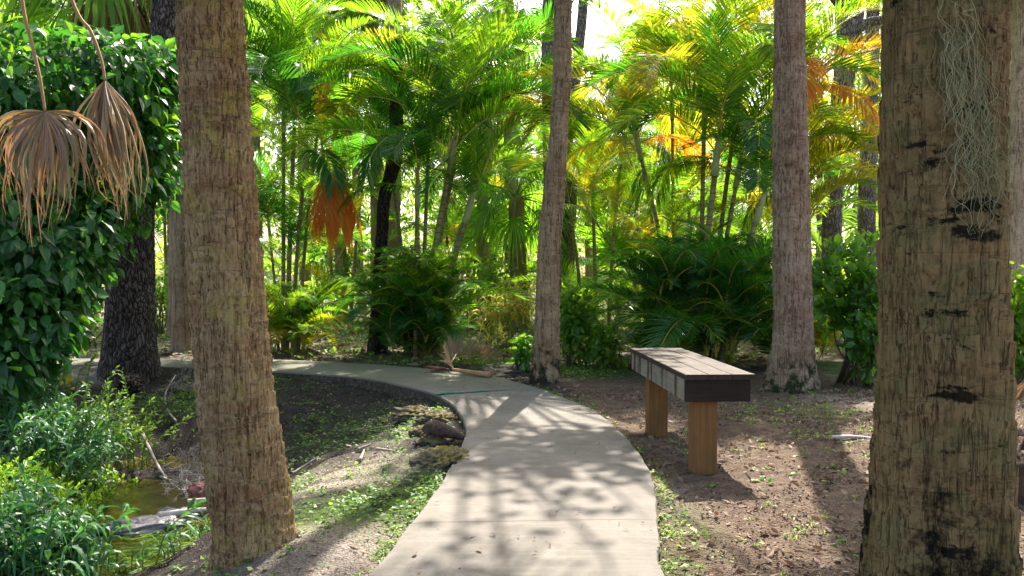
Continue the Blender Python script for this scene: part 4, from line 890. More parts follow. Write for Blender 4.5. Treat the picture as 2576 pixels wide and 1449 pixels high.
shrub('pale flowering shrub beyond the walk, between the leaning foreground palm and left areca clump', 700, 800, 17, 90, 120, 900, .12, .06, 'broad_far', 66)
shrub('sunlit loose shrub left of the dark oak across the walk', 215, 850, 14, 90, 190, 1300, .10, .05, 'broad_far', 67)
shrub('sunlit twiggy shrub in the gap right of the dark oak', 400, 800, 16.5, 50, 160, 700, .10, .05, 'broad_far', 68)
shrub('small sunlit shrub between the tan palm and the leaning foreground palm', 490, 820, 17.5, 60, 190, 700, .1, .05, 'broad_far', 69)
shrub('dense shrub behind the thin sunlit palm trunk', 870, 790, 22, 110, 230, 1500, .14, .07, 'broad_far2', 70)
shrub('shrub filling the gap between the central areca clump and the slim leaning palm', 1230, 800, 19, 110, 160, 1200, .14, .07, 'broad_far', 71)
shrub('dark low shrub with big glossy leaves at the left foot of the slim leaning palm', 1320, 905, 10.4, 26, 85, 110, .16, .09, 'glossy', 72)
# cane plant with narrow yellow tinged leaves
pc = gnd(1283,872,0)[:2]
stem_plant('lady_palm', 'upright cane plant with yellow tinged narrow leaves, left of the slim leaning palm', 'plant', [pc, pc+np.array([.2,.1]), pc-np.array([.25,0])], 36, 1.15, .38, .055, 'cane', 81, .35, 12, T_BLADE, .7, None, (0,0), R(60), 'green_stem', .45)
pc = gnd(1240,890,0)[:2]
stem_plant('cane_seedling', 'small narrow leaved plant at the left foot of the cane plant', 'plant', [pc], 8, .5, .25, .03, 'cane', 82, .2, 9, T_BLADE, .5, None, (0,0), R(50), 'green_stem', .3)
def fanplant(label, px, py, d, z0, n, r, mat, seed, group='low fan palms in the undergrowth', zsc=1):
    rng = np.random.RandomState(seed); b = at(px, py, d); b[2] = float(gz(b[0], b[1])); root = thing('fan_palm_shrub', label, 'fan palm', tuple(b), group)
    for k in range(n):
        m = MB(); az = k*2.4+rng.rand(); el = rng.uniform(R(25), R(80)); L = r*rng.uniform(1.0, 1.7)*zsc; dd = np.array([cos(az)*cos(el), sin(az)*cos(el), sin(el)]); p2 = b+dd*L
        tube(m, [b, b+dd*L*.5+np.array([0, 0, .05*L]), p2], [.014, .011, .008], 4, 1, 6); fan(m, p2, dd+np.array([0, 0, -.1]), np.array([0, 0, 1.0])-dd*.2, r*rng.uniform(.7, 1), 24, R(230), .3, rng=rng); m.build('fan_leaf', [M[mat], M['green_stem']], root, loc=b)
    return root
fanplant('glowing green fan palm shrub in the sun between the slim palm and the bench', 1560, 790, 19, 0, 14, 1.0, 'fan_bright', 91, zsc=1.5)
fanplant('dark green fan palm shrub behind the glossy shrub on the right', 2165, 740, 19, 0, 16, 1.1, 'fan_green', 92, zsc=1.6)
fanplant('green fan palm shrub far back left of the central clump', 800, 770, 24, 0, 14, 1.1, 'fan_bright', 93, zsc=1.5)
fanplant('sunlit fan palm shrub beyond the far right edge', 2530, 760, 20, 0, 14, 1.2, 'fan_bright', 94, zsc=2)
fanplant('tall sunlit fan palm shrub behind the centre clump', 1180, 760, 22, 0, 14, 1.2, 'fan_bright', 95, zsc=2)
fanplant('bushy sunlit fan palm behind the yellow clump', 1720, 770, 21, 0, 16, 1.3, 'fan_bright', 96, zsc=2)

# ================================================================== BACKGROUND TREES AND WOODS
G_T = 'leafy trees at the back of the grove'
def bgtree(label, px, d, top, w, n, leaf, mat, seed, bottom=None, tr=.12):
    p = at(px, 700, d); zt = H-(top-697)*K*d; zb = .25*zt if bottom is None else H-(bottom-697)*K*d; rg = np.random.RandomState(seed); rw = w*K*d
    blobs = [(p[0]+rg.uniform(-.7, .7)*rw, d+rg.uniform(-.5, .5)*rw, zb+(zt-zb)*rg.uniform(.15, .85), rw*rg.uniform(.3, .5), rw*.4, (zt-zb)*rg.uniform(.14, .22)) for _ in range(9)]
    return tree(label, [(px, 690, 2*tr/K/d)], d, 'oak_grey', zb+(zt-zb)*.5, blobs, n, leaf, mat, G_T, name='leafy_tree', seed=seed, flare=.02, around=12, dz=.2, clump=10)
for i_, a_ in enumerate([
 ('leafy tree glowing yellow green behind the left areca clump', 640, 27, -60, 190, 2800, (.20,.10), 'broad_far', 101),
 ('deep green leafy tree behind the thin sunlit palm trunk', 860, 30, -120, 200, 2800, (.20,.10), 'broad_far2', 102),
 ('leafy tree behind the close pair of palm trunks above the centre', 1050, 34, 140, 190, 2600, (.22,.11), 'broad_far', 103),
 ('low leafy tree below the patch of open sky at the top centre', 1290, 30, 200, 150, 3500, (.2,.1), 'broad_far', 104),
 ('pale leafy tree right of the slim leaning palm, under the sky gap', 1500, 33, 240, 170, 3800, (.2,.1), 'broad_far', 105),
 ('tall leafy tree behind the orange and yellow areca clump', 1760, 34, 120, 160, 3800, (.22,.11), 'broad_far', 106),
 ('leafy tree behind the yellow fronds right of the mossy footed palm', 2060, 28, -80, 150, 4500, (.2,.1), 'broad_far', 107),
 ('deep green tree between the grey oak and the nearest trunk', 2240, 30, 60, 130, 3800, (.2,.1), 'broad_far2', 108),
 ('bright leafy tree beyond the far right edge', 2580, 26, 120, 130, 3000, (.2,.1), 'broad_far', 109),
 ('leafy tree in the gap right of the dark oak', 430, 26, 60, 130, 3500, (.18,.09), 'broad_far', 110),
 ('shaded leafy tree behind the vine at the far left', 60, 25, 150, 220, 4500, (.2,.1), 'broad_far2', 111),
 ('short bushy tree low behind the centre clump and the slim palm', 1240, 26, 420, 170, 3000, (.18,.09), 'broad_far2', 112),
 ('short bushy tree low behind the bench', 1620, 27, 430, 190, 3200, (.18,.09), 'broad_far', 113)]):
    bgtree(*a_)
# fan palms standing further back, crowns only just taller than the clumps
for lab, px, py, d, cr in [('fan palm with a bright crown high behind the left areca clump', 640, 160, 24, 2), ('fan palm crown high above the left areca clump, right of the thick leaning trunk', 760, 30, 26, 2), ('fan palm crown behind the central clump, to its upper right', 1210, 230, 21, 2), ('fan palm crown low over the central clump', 1130, 120, 26, 3), ('fan palm crown at the top right of the open sky', 1660, 40, 30, 2), ('fan palm crown seen past the right edge of the nearest trunk', 2540, 300, 21, 0),
                           ('fan palm crown above the vine at the top left corner', 90, 40, 14, 0), ('fan palm crown with yellowing leaves at the top left edge', -10, 160, 18, 3), ('fan palm crown peeking between thick leaning trunk and clump', 850, 130, 22, 0), ('fan palm crown behind the grey oak', 2230, 420, 24, 0), ('fan palm crown in the gap left of the bench', 1480, 420, 25, 2)]:
    palm(lab, [(px, py+40, 26), (px+8, 700, 30)], d, 'bark_brown', at(px, py, d)[2], 'fan palms further back', 14, .15, cr, .02, csc=.95)
palm('palm trunk with a brown skirt of dead leaves hanging at the top, above the vine', [(300,-30,60),(300,200,60),(300,860,70)], 11.6, 'bark_brown', at(300,-150,11.6)[2], G_B, 24, .08, 3, .02, csc=1.0)
palm('palm with dead leaves hanging just above the dark oak and the leaning trunk', [(470,-40,50),(470,300,50),(460,800,56)], 13.2, 'bark_brown', at(470,-170,13.2)[2], G_B, 24, .08, 3, .02, csc=1.0)

def wood(name, d0, d1, x0, x1, prof, n, leaf, mat, seed, label):
    rg = np.random.RandomState(seed); m = MB(); mb_n = n//14
    y = rg.uniform(d0, d1, mb_n); x = rg.uniform(x0, x1, mb_n)*y/((d0+d1)/2); px = x/(K*y)+1288
    top = np.interp(px, [p[0] for p in prof], [H-(p[1]-697)*K*(d0+d1)/2 for p in prof]); top = top*(1+.22*vn(px/60, 3.3))
    z = rg.rand(mb_n)**.8*top; P = np.column_stack([x, y, z]); g = rg.randint(0, mb_n, n); P = P[g]+rg.normal(0, 1, (n, 3))*np.array([.75, .75, .55]); P[:, 2] = np.abs(P[:, 2])
    D = nrm(rg.normal(0, 1, (n, 3))+np.array([0, 0, -.3])); N = nrm(rg.normal(0, .6, (n, 3))+np.array([0, -.2, .7])); s = rg.uniform(.6, 1.3, n)
    leaves(m, P, D, N, leaf[0]*s, leaf[1]*s, T_BLADE_LO, .1)
    return tag(m.build(name, M[mat], loc=(0, (d0+d1)/2, 0)), label, 'woodland', kind='stuff')
wood('far_woodland', 50, 70, -58, 58, [(-400,-500),(300,-300),(620,-60),(900,-40),(1120,60),(1200,260),(1620,280),(1760,60),(2000,-250),(2350,-150),(2500,60),(2700,-100)], 42000, (.62,.32), 'broad_far', 121, 'sunlit far woodland closing the view behind the grove')
wood('undergrowth', 24, 38, -30, 30, [(-400,400),(400,430),(900,400),(1150,430),(1300,470),(1700,430),(2100,400),(2700,400)], 30000, (.22,.10), 'broad_far', 122, 'dense sunlit undergrowth between the far trunks')

# ================================================================== GROUND COVER, LITTER, GRASS
def scatter(n, region, seed, dens=None, xr=None):
    rg = np.random.RandomState(seed); x0, x1, y0, y1 = region; x = rg.uniform(x0, x1, n); y = y0+(y1-y0)*rg.rand(n)**1.0
    ok = ~inside(x, y)&(gz(x, y) > WL+.03)
    if dens is not None: ok &= rg.rand(n) < dens(x, y)
    return x[ok], y[ok], rg
def flat_leaves(name, label, mat, x, y, rg, L, W, lift=.01, T=T_BROAD, up=1.0, cat='leaves', droop=0, tilt=.35):
    n = len(x); P = np.column_stack([x, y, gz(x, y)+lift*(.3+rg.rand(n))]); a = rg.rand(n)*2*pi
    D = np.column_stack([np.cos(a), np.sin(a), rg.normal(.05, .25, n)*up]); N = nrm(rg.normal(0, tilt, (n, 3))+np.array([0, 0, 1.0])); s = rg.uniform(.5, 1.4, n)
    m = MB(); leaves(m, P, D, N, L*s, W*s, T, droop); return tag(m.build(name, M[mat], loc=(float(x.mean()), float(y.mean()), 0)), label, cat, kind='stuff')
patch = lambda x, y: np.clip(.5+fbm(x*1.3, y*1.3, 4.4, 4)*2.2, 0, 1)
x, y, rg = scatter(150000, (-5, 1.6, 3.0, 12.5), 131, lambda x, y: (blobmask(x, y, GREEN)*.85+.06*(x < -.2))*np.clip(patch(x, y)+.1, 0, 1)*np.clip(1.15-(y-4)*.06, .3, 1))
flat_leaves('ground_cover', 'tiny round leaved ground cover creeping over the bank and beside the walk', 'cover', x, y, rg, .032, .024, .03, T_BLADE_LO, 1, 'ground cover')
x, y, rg = scatter(16000, (-8, 9, 11.5, 24), 132, lambda x, y: patch(x, y+5)*.8)
flat_leaves('ground_cover', 'low green ground cover patches on the sunny floor beyond the walk', 'cover', x, y, rg, .09, .05, .07, T_BROAD, 1.5, 'ground cover')
x, y, rg = scatter(9000, (-5, 5, 3.0, 12.5), 133, lambda x, y: np.clip(patch(x+3, y)*.5+.08, 0, 1)*(1-.7*(blobmask(x, y, GREEN) > .5)))
flat_leaves('leaf_litter', 'small dry fallen leaves and chips lying on the bare soil', 'litter', x, y, rg, .035, .018, .006, T_BROAD, .5)
x, y, rg = scatter(14000, (-9, 9, 11, 24), 134, lambda x, y: patch(x+3, y)*.9)
flat_leaves('leaf_litter', 'pale fallen leaves scattered on the floor beyond the walk', 'litter', x, y, rg, .13, .07, .03, T_BROAD, .5)
x, y, rg = scatter(60000, (-2.5, 4, 2.8, 6.5), 139, lambda x, y: blobmask(x, y, SAND)*.6+.05)
flat_leaves('wood_chips', 'pale crumbled bark chips on the sandy ground', 'litter', x, y, rg, .014, .008, .004, T_BLADE_LO, .5)
x, y, rg = scatter(42000, (.2, 4.6, 3.0, 9), 151, lambda x, y: np.clip(.35+fbm(x*2+1, y*2, 5, 3)*1.5, 0, 1))
flat_leaves('soil_crumbs', 'dark crumbs and chips of bark strewn on the reddish dirt', 'crumb', x, y, rg, .017, .012, .008, T_BLADE_LO, 2.0, tilt=.8)
x, y, rg = scatter(2600, (.2, 4.6, 3.0, 9), 152)
flat_leaves('leaf_litter', 'curled dry leaves on the reddish dirt around the bench', 'litter', x, y, rg, .05, .022, .012, T_BROAD, 1.5, tilt=.6)
# leaf crumbs blown onto the walk
rg = np.random.RandomState(5); mm = [(1038,1400),(1200,1380),(1175,1155),(1385,1195),(1255,1320),(1300,1245),(1500,1150),(1000,1449),(1420,1110),(1100,1330),(1560,1240),(1150,1240),(1260,1120),(1480,1290),(1350,1080),(1240,1430),(1380,1360)]
m = MB(); P = np.array([gnd(px, py, .028) for px, py in mm]); a = rg.rand(len(P))*6; s = np.where(np.arange(len(P)) < 3, 1.0, .35)
leaves(m, P, np.column_stack([np.cos(a), np.sin(a), 0*a]), np.array([[0, 0, 1.0]]*len(P)), .05*s, .022*s, T_BROAD, 0); tag(m.build('leaf_crumbs', M['litter'], loc=P[0]), 'few orange leaf crumbs lying on the concrete walk', 'leaves', kind='stuff')
def tufts(name, label, pts, n_bl, h, w, mat, seed, kind='stuff', cat='grass', T=T_BLADE, dr=.7, spread=.02, el=(.5, 1.4)):
    rg = np.random.RandomState(seed); pts = np.asarray(pts); n = len(pts)*n_bl; P = np.repeat(pts, n_bl, 0)+np.column_stack([rg.normal(0, spread, (n, 2)), np.zeros(n)])
    P[:, 2] = gz(P[:, 0], P[:, 1]); a = rg.rand(n)*2*pi; e = rg.uniform(*el, n); D = np.column_stack([np.cos(a)*np.cos(e), np.sin(a)*np.cos(e), np.sin(e)])
    sc = np.repeat(rg.uniform(.5, 1.3, len(pts)), n_bl)*rg.uniform(.6, 1.2, n); m = MB(); leaves(m, P, D, np.column_stack([-D[:, 0]*.3, -D[:, 1]*.3, np.ones(n)]), h*sc, w*sc, T, dr)
    return tag(m.build(name, M[mat], loc=tuple(pts[0])), label, cat, kind=kind)
x, y, rg = scatter(1500, (.3, 4.5, 3.0, 9), 135, lambda x, y: np.clip(fbm(x*1.2+4, y*1.2, 8, 3)*2.2+.42, 0, 1)*np.clip(1.2-.05*y, .3, 1)*(.25+.75*blobmask(x, y, [(1720,1330,90,100,1),(1700,1430,120,40,1),(1980,1060,160,60,1),(2050,1250,140,120,.7)])))
tufts('grass_tufts', 'sparse light green grass tufts and seedlings on the reddish dirt', np.column_stack([x, y, 0*x]), 8, .085, .009, 'grassy', 136)
x, y, rg = scatter(700, (.3, 4.5, 3.2, 9), 137, lambda x, y: np.clip(fbm(x*1.6+4, y*1.6, 2, 3)*2.0+.3, 0, 1))
tufts('seedlings', 'broad leaved seedlings dotted over the reddish dirt', np.column_stack([x, y, 0*x]), 6, .055, .024, 'cover', 138, T=T_BROAD, dr=.3, el=(.1, .9))
x, y, rg = scatter(2600, (-4.5, -.3, 3.6, 11), 140, lambda x, y: .15+.6*blobmask(x, y, [(560,960,130,30,1),(720,1190,60,70,1),(1050,1050,60,50,1),(930,1230,200,60,.6),(620,1050,100,60,.4),(750,1000,80,50,.5)]))
tufts('grass_tufts', 'small fresh weeds sprouting on the dark bank and along the walk edge', np.column_stack([x, y, 0*x]), 7, .06, .014, 'cover', 141, T=T_BLADE, dr=.5, el=(.3, 1.3))
x, y, rg = scatter(9000, (-12, 14, 13, 34), 142, lambda x, y: np.clip(patch(x, y)*1.2-.1, 0, 1))
tufts('lawn_grass', 'sunny patches of grass on the floor of the grove beyond the walk', np.column_stack([x, y, 0*x]), 6, .16, .022, 'grassy', 143, T=T_BLADE_LO, dr=.4)
ep = []; rg = np.random.RandomState(77)
for E, sgn in ((Rp, 1), (Lp, -1)):
    for _ in range(420):
        q = E[rg.randint(10, 200)]
        if q[1] < 3.1 or (sgn < 0 and q[1] > 5.6): continue
        ep.append((q[0]+sgn*abs(rg.normal(.015, .045)), q[1]+rg.normal(0, .03), 0))
ep = [e for e in ep if vn(e[0]*3, e[1]*3, 2) > -.25]
tufts('edge_grass', 'short grass and weeds creeping along the edges of the walk', np.array(ep), 7, .075, .010, 'grassy', 78, T=T_BLADE, dr=.9, el=(.3, 1.2))
xc = rg.uniform(-1.0, 1.5, 900); yc = rg.uniform(3.2, 9.5, 900); kk = inside(xc, yc)&(vn(xc*2.5, yc*2.5, 6) > -.1); xc, yc = xc[kk], yc[kk]; n = len(xc)
m = MB(); a = rg.rand(n)*6.28; leaves(m, np.column_stack([xc, yc, np.full(n, .026)+rg.rand(n)*.004]), np.column_stack([np.cos(a), np.sin(a), rg.normal(0, .25, n)]), np.array([[0, 0, 1.0]]*n)+rg.normal(0, .3, (n, 3)), .018*rg.uniform(.4, 2.2, n)**1.3, .009, T_BLADE_LO, 0)
tag(m.build('path_debris', M['crumb'], loc=(0, 5, 0)), 'dark crumbs of leaf and bark lying scattered over the walk', 'crumbs', kind='stuff')
# weeds in the shallow water
rg = np.random.RandomState(8); m = MB(); n = 1500
px = rg.uniform(230, 560, n); py = rg.uniform(1320, 1520, n); P = np.array([gnd(a, b, WL-.005) for a, b in zip(px, py)]); ok = (gz(P[:, 0], P[:, 1]) < WL)&(fbm(P[:, 0]*3, P[:, 1]*3, 1) > -.12); P = P[ok]; n = len(P)
D = np.column_stack([rg.uniform(.2, 1, n), rg.normal(0, .35, n), np.abs(rg.normal(.02, .06, n))]); leaves(m, P, D, np.array([[0, 0, 1.0]]*n)+rg.normal(0, .2, (n, 3)), .15*rg.uniform(.5, 1.4, n), .013, T_BLADE, .03)
tag(m.build('water_weeds', M['weed'], loc=P[0]), 'yellow green weeds streaming in the shallow water of the stream', 'water weeds', kind='stuff')
stem_plant('marsh_plants', 'young leafy sprouts standing in the shallow water at the bottom left', 'plant', [gnd(px_, py_, -.6)[:2] for px_, py_ in ((330,1400),(420,1390),(480,1370),(270,1430),(380,1440),(460,1330),(520,1300),(250,1449),(440,1430))], 60, .17, .06, .014, 'willow', 145, .3, 9, T_BLADE, .3)
stem_plant('bank_creeper', 'leafy creeper hanging to the water at the upper end of the stream', 'plant', [gnd(px_, py_, -.55)[:2] for px_, py_ in ((270,1230),(320,1235),(370,1240),(240,1225))], 60, .14, .05, .024, 'broad', 146, .3, 10, T_BROAD, .2)

# ================================================================== ROCKS, WOOD, TWIGS
def rock(name, label, px, py, zc, size, mat, seed, flat=.6, cat='rock', group=None, rot=0, d=None):
    p = gnd(px, py, zc) if d is None else at(px, py, d); th = np.linspace(0, 2*pi, 49)[:-1]; ph = np.linspace(-pi/2, pi/2, 30); T_, P_ = np.meshgrid(th, ph)
    u = np.stack([np.cos(P_)*np.cos(T_), np.cos(P_)*np.sin(T_), np.sin(P_)], -1); r = 1+.6*fbm(u[..., 0]*1.6+seed, u[..., 1]*1.6, u[..., 2]*1.6, 5)+.38*np.abs(vn(u[..., 0]*6+seed, u[..., 1]*6, u[..., 2]*6))-.1*(vn(u[..., 0]*12, u[..., 1]*12+seed, u[..., 2]*12) > .35)
    v = u*r[..., None]*np.array(size); c_, s_ = cos(rot), sin(rot); v = np.stack([v[..., 0]*c_-v[..., 1]*s_, v[..., 0]*s_+v[..., 1]*c_, v[..., 2]], -1)+p
    i = np.arange(29)[:, None]*48; j = np.arange(48)[None]; j2 = (j+1) % 48; m = MB(); m.add(v.reshape(-1, 3), [np.stack([i+j, i+j2, i+48+j2, i+48+j], -1).reshape(-1, 4)])
    return tag(m.build(name, M[mat], smooth=True, loc=p), label, cat, group)
G_R = 'mossy limestone lumps beside the walk'
rock('limestone_rock', 'yellow mossed limestone lump furthest up the edge of the walk', 1045, 1042, -.08, (.19,.17,.06), 'mossrock', 1, group=G_R)
rock('limestone_rock', 'low sandy limestone lump right of the furthest mossy one, touching the walk', 1100, 1055, -.05, (.17,.15,.06), 'mossrock', 2, group=G_R)
rock('limestone_rock', 'flat yellow mossed limestone lump in the middle, just under the root', 1092, 1115, -.05, (.12,.10,.06), 'mossrock', 3, group=G_R)
rock('limestone_rock', 'largest dark craggy limestone lump nearest the camera, beside the bend of the walk', 1105, 1165, -.03, (.17,.23,.085), 'mossrock', 4, group=G_R)
rock('limestone_rock', 'small dark limestone lump under the left end of the root', 1060, 1095, -.06, (.10,.08,.06), 'mossrock', 6, group=G_R)
m = MB(); pts = [gnd(1070,1098,.0)+[0,0,.02], gnd(1085,1085,.04)+[0,0,.03], gnd(1110,1082,.06), gnd(1135,1090,.04), gnd(1170,1103,.0)]
tube(m, pts, [.05,.055,.06,.045,.022], 12, 0, 30); b_ = pts[0]; tag(m.build('tree_root', M['dead_log'], smooth=True, loc=b_), 'curved dark root stub lying among the mossy rocks', 'root')
rock('stream_rock', 'flat wet grey rock breaking the surface of the stream', 345, 1335, -.57, (.30,.13,.07), 'wet_rock', 11, rot=.35)
rock('stream_rock', 'small wet stone in the stream behind the flat rock', 440, 1300, -.57, (.14,.07,.05), 'wet_rock', 12)
rock('coconut_husk', 'reddish brown coconut husk lodged in the debris beside the thick trunk', 513, 1240, -.45, (.10,.09,.075), 'husk', 13, cat='husk')
rock('soil_clod', 'knobbly pale root clod on the bank at the foot of the dark oak', 322, 968, .02, (.14,.12,.10), 'oak', 14, cat='clod')
rock('cut_log', 'dark rough log end at the far right edge, right of the nearest trunk', 2588, 1215, .12, (.12,.2,.24), 'dead_log', 15, cat='log')
def stick(name, label, pts, r, mat, cat='branch', group=None, sides=7, k=20, twigs=0, seed=0):
    P = [np.array(p) for p in pts]; base = P[0]; m = MB(); tube(m, P, np.linspace(r, r*.5, len(P)), sides, 0, k); rg = np.random.RandomState(seed)
    def br(p, d, L, lvl):
        e = p+d*L; md = (p+e)/2+rg.normal(0, L*.1, 3); tube(m, [p, md, e], [.004*.75**lvl, .003*.75**lvl, .0015], 4, 0, 5)
        if lvl < 3:
            for _ in range(3): br(p+(e-p)*rg.uniform(.3, 1), nrm(d+rg.normal(0, .6, 3)), L*.62, lvl+1)
    for q in range(twigs):
        t_ = rg.uniform(.45, 1); i_ = int(t_*(len(P)-1)-1e-6); p = P[i_]+(P[i_+1]-P[i_])*(t_*(len(P)-1)-i_); br(p, nrm(np.array([rg.uniform(.1, 1), rg.normal(0, .4), rg.uniform(-.2, .5)])), .22, 0)
    return tag(m.build(name, M[mat], smooth=True, loc=base), label, cat, group)
stick('fallen_branch', 'pale curved dead branch tangled with twigs, fallen down the dark bank', [at(352,1084,7.6), at(375,1135,7.2), at(398,1180,6.95), at(425,1215,6.8), at(455,1240,6.6)], .018, 'twig', twigs=14, seed=1)
stick('fallen_branch', 'twiggy pale branch at the water beside the thick trunk', [at(400,1200,6.9), at(440,1215,6.7), at(500,1235,6.5)], .01, 'twig_pale', twigs=12, seed=2)
stick('fallen_branch', 'thin brown dead branch lying upright on the bank under the dark oak', [gnd(440,1072,-.3)+[0,0,.05], gnd(418,1040,-.25)+[0,0,.05], gnd(415,1000,-.17)+[0,0,.05], gnd(440,955,-.07)+[0,0,.06]], .014, 'twig', twigs=7, seed=3)
stick('driftwood_log', 'pale bare log lying across the stream at the thick trunk', [gnd(395,1300,-.5), gnd(460,1290,-.48), gnd(545,1282,-.45)], .03, 'twig_pale', 'log')
stick('driftwood_stick', 'short forked pale stick on the debris beside the thick trunk', [gnd(470,1262,-.45), gnd(540,1255,-.42)], .014, 'twig_pale', twigs=3, seed=6)
stick('driftwood_stick', 'thin stick slanting over the pale log in the stream', [gnd(505,1310,-.5), gnd(548,1275,-.38)], .012, 'twig_pale')
stick('dead_stick', 'pale straight stick lying on the dirt left of the nearest trunk', [gnd(2095,1108,.05)+[0,0,.02], gnd(2150,1110,.05)+[0,0,.03], gnd(2215,1113,.05)+[0,0,.02]], .018, 'twig_pale')
stick('dead_stick', 'thin reddish twig on the mound left of the nearest trunk', [gnd(2090,1045,.05)+[0,0,.02], gnd(2190,1020,.1)+[0,0,.03]], .007, 'petiole')
stick('dead_stick', 'second thin twig pointing up the mound beside the nearest trunk', [gnd(2150,1075,.05)+[0,0,.02], gnd(2210,1045,.1)+[0,0,.03]], .007, 'petiole')
G_ST = 'flat bark pieces on the slope left of the walk'
for i_, (x0_, y0_2, x1_, y1_2, lab) in enumerate([(900,1158,935,1152,'flat pale bark piece on the slope, right end of the row'), (880,1130,868,1150,'upright grey bark chip leaning on the slope'), (905,1195,915,1175,'small tan bark chip near the green cover'), (945,1185,985,1178,'long tan bark strip at the edge of the green cover'), (735,1150,800,1135,'long pale bark strip beside the thick trunk')]):
    p, q = gnd(x0_, y0_2, -.2), gnd(x1_, y1_2, -.2); p[2] = float(gz(p[0], p[1]))+.025; q[2] = float(gz(q[0], q[1]))+.03; stick('bark_piece', lab, [p, (p+q)/2, q], .013, 'twig', 'bark', G_ST)
# fallen frond by the walk
fb = gnd(1137,928,.03); fr = thing('fallen_frond', 'dead tan palm frond lying at the edge of the walk, its leaflets standing up', 'palm frond', tuple(fb))
m = MB(); P = [gnd(1233,944,.05), gnd(1180,936,.06), gnd(1140,930,.07)]; tube(m, P, [.040,.030,.02], 8, 0, 10); m.build('stalk', M['petiole'], fr, True, loc=fb)
m = MB(); P = smooth_path([gnd(1140,930,.07), gnd(1134,922,.07)+[0,0,.06], gnd(1150,914,.05)+[0,0,.08], gnd(1190,905,.05)+[0,.1,.06], gnd(1225,908,.03)+[0,.2,.02]], 40); tube(m, P, np.linspace(.015,.004,40), 5, 1)
rg = np.random.RandomState(4); T_ = nrm(np.gradient(P, axis=0)); D = T_*.25+np.array([0, .0, 1.0])+np.column_stack([np.linspace(-.55, .75, 40), rg.normal(0, .12, 40), 0*T_[:, 0]])
leaves(m, P, D, np.array([[.3, -1.0, .2]]*40), .42*np.interp(np.arange(40), [0, 12, 39], [.55, 1, .6])*rg.uniform(.85, 1.1, 40), .022, T_BLADE, .12)
leaves(m, P, D+np.column_stack([rg.normal(0, .3, 40), np.full(40, .5), np.full(40, -.3)]), np.array([[.3, -1.0, .2]]*40), .34, .02, T_BLADE, .3); m.build('leaflets', [M['dead_fan'], M['yellow_rachis']], fr, loc=fb)
m = MB(); Pq = np.repeat(gnd(1137,930,.05)[None], 26, 0); a = rg.uniform(R(165), R(195), 26); D = np.column_stack([np.cos(a), np.sin(a)*1.0, rg.uniform(-.05, .25, 26)]); leaves(m, Pq, D, np.array([[0, -.4, 1.0]]*26), rg.uniform(.25, .42, 26), .02, T_BLADE, .1); m.build('brown_leaflets', M['areca_orange'] if False else M['husk'], fr, loc=fb)
# dried orange frond at the right edge
rb = gnd(2590,1060,.1); m = MB(); rg = np.random.RandomState(6); n = 40; D = np.column_stack([rg.uniform(-.8, -.2, n), rg.normal(0, .2, n), rg.uniform(-1, -.3, n)]); leaves(m, np.repeat((at(2590,960,7.0))[None], n, 0)+rg.normal(0, .03, (n, 3)), D, rg.normal(0, .5, (n, 3))+np.array([0, -1.0, .3]), rg.uniform(.3, .55, n), .018, T_BLADE, .3)
tag(m.build('dry_frond', M['dead_fan'], loc=tuple(at(2590,960,7.0))), 'dried orange brown frond drooping at the far right edge', 'palm frond')

# ================================================================== SPANISH MOSS
def moss(name, label, strands, seed, r=.0022, n=14, wob=.02, spread=.03, cat='moss', group=None, curl=0):
    rg = np.random.RandomState(seed); base = np.array(strands[0][0]); m = MB()
    for S_ in strands:
        P = smooth_path(S_, 26)
        for q in range(n):
            i0 = rg.randint(0, 20); ln = rg.randint(4, 12); seg = P[i0:min(26, i0+ln)]
            if len(seg) < 3: continue
            seg = seg+rg.normal(0, spread, 3)*np.array([1, .25, .5])+np.cumsum(rg.normal(0, wob, (len(seg), 3))*np.array([1, .3, .6]), 0); tube(m, seg, r*rg.uniform(.5, 1.1), 3, 0, len(seg)*2)
    return tag(m.build(name, M['moss'], loc=base), label, cat, group)
dn = 2.36
moss('spanish_moss', 'thin grey green strand of Spanish moss trailing down the nearest trunk', [[at(px, py, dn-.02+.09*((px-2370)/140.)**2) for px, py in ((2385,-20),(2405,60),(2425,150),(2440,250),(2450,340),(2462,420),(2474,480),(2488,560),(2490,600))]], 1, .0009, 170, .018, .03)
moss('spanish_moss', 'wisps of Spanish moss low on the right side of the nearest trunk', [[at(px, py, dn+.07) for px, py in ((2500,640),(2506,700),(2512,760),(2508,830),(2520,900))]], 2, .0010, 26, .006, .008)
G_M = 'curtains of moss hanging in the far oak'
def curtain(label, px0, px1, py0, d, ln, n, seed):
    rg = np.random.RandomState(seed); S_ = []
    for q in range(n):
        px = rg.uniform(px0, px1); a = at(px, py0+rg.uniform(-15, 15), d+rg.uniform(-.3, .3)); L = ln*K*d*rg.uniform(.4, 1.1); S_.append([a, a+np.array([rg.normal(0, .03), 0, -L*.5]), a+np.array([rg.normal(0, .05), 0, -L])])
    return moss('spanish_moss', label, S_, seed, .008, 7, .016, .03, group=G_M)
curtain('pale moss curtain hanging from the oak, above the yellow fronds', 2160, 2225, 60, 14.2, 190, 26, 3)
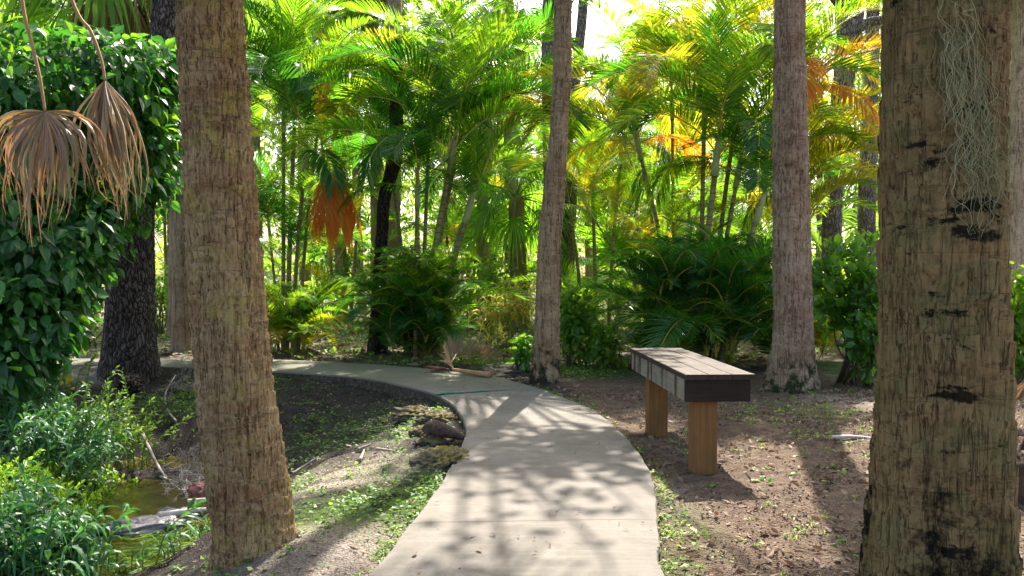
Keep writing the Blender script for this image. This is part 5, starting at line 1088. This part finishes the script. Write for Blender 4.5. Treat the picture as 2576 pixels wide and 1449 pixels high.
curtain('lower moss curtain hanging between the grey oak and the nearest trunk', 2150, 2225, 260, 15.5, 160, 22, 4)
curtain('moss tuft hanging in the sunny gap behind the orange areca clump', 1545, 1615, 345, 18, 110, 22, 5)
curtain('moss hanging just right of the mossy footed palm near the top', 2090, 2150, 100, 14.2, 150, 18, 6)
curtain('moss hanging beside the pale palm at the far right', 2515, 2545, 230, 18, 150, 14, 7)

# ================================================================== CAMERA, SKY, SUN
cam = bpy.data.cameras.new('camera'); cam.sensor_width = 36; cam.lens = 36*780/1024; cam.clip_end = 1000; cam.clip_start = .05
co = bpy.data.objects.new('camera', cam); C.objects.link(co); co.location = (0, 0, H); co.rotation_euler = (R(90-.8), 0, 0)
bpy.context.scene.camera = co
w = bpy.data.worlds.new('World'); bpy.context.scene.world = w; w.use_nodes = True; nt = w.node_tree
bg = nt.nodes['Background']; sky = nt.nodes.new('ShaderNodeTexSky'); sky.sky_type = 'NISHITA'; sky.sun_disc = False
sky.sun_elevation = SUN_EL; sky.sun_rotation = SUN_AZ; sky.air_density = 1.0; sky.dust_density = 4.0; sky.ozone_density = .4; sky.altitude = 0
nt.links.new(sky.outputs[0], bg.inputs[0]); bg.inputs[1].default_value = .15
sl = bpy.data.lights.new('sun', 'SUN'); sl.energy = 5.0; sl.angle = R(.5); sl.color = (1, .95, .86)
so = bpy.data.objects.new('sun', sl); C.objects.link(so)
from mathutils import Vector
so.rotation_euler = Vector(SUND).to_track_quat('Z', 'Y').to_euler()
sc = bpy.context.scene; sc.view_settings.view_transform = 'Standard'; sc.view_settings.look = 'None'; sc.view_settings.exposure = 1.55
sc.view_settings.use_white_balance = True; sc.view_settings.white_balance_temperature = 6600; sc.view_settings.gamma = 1
sc.cycles.max_bounces = 8; sc.cycles.transparent_max_bounces = 8; sc.cycles.transmission_bounces = 6; sc.cycles.diffuse_bounces = 5; sc.cycles.glossy_bounces = 3
sc.cycles.caustics_reflective = False; sc.cycles.caustics_refractive = True
sc.cycles.use_denoising = True
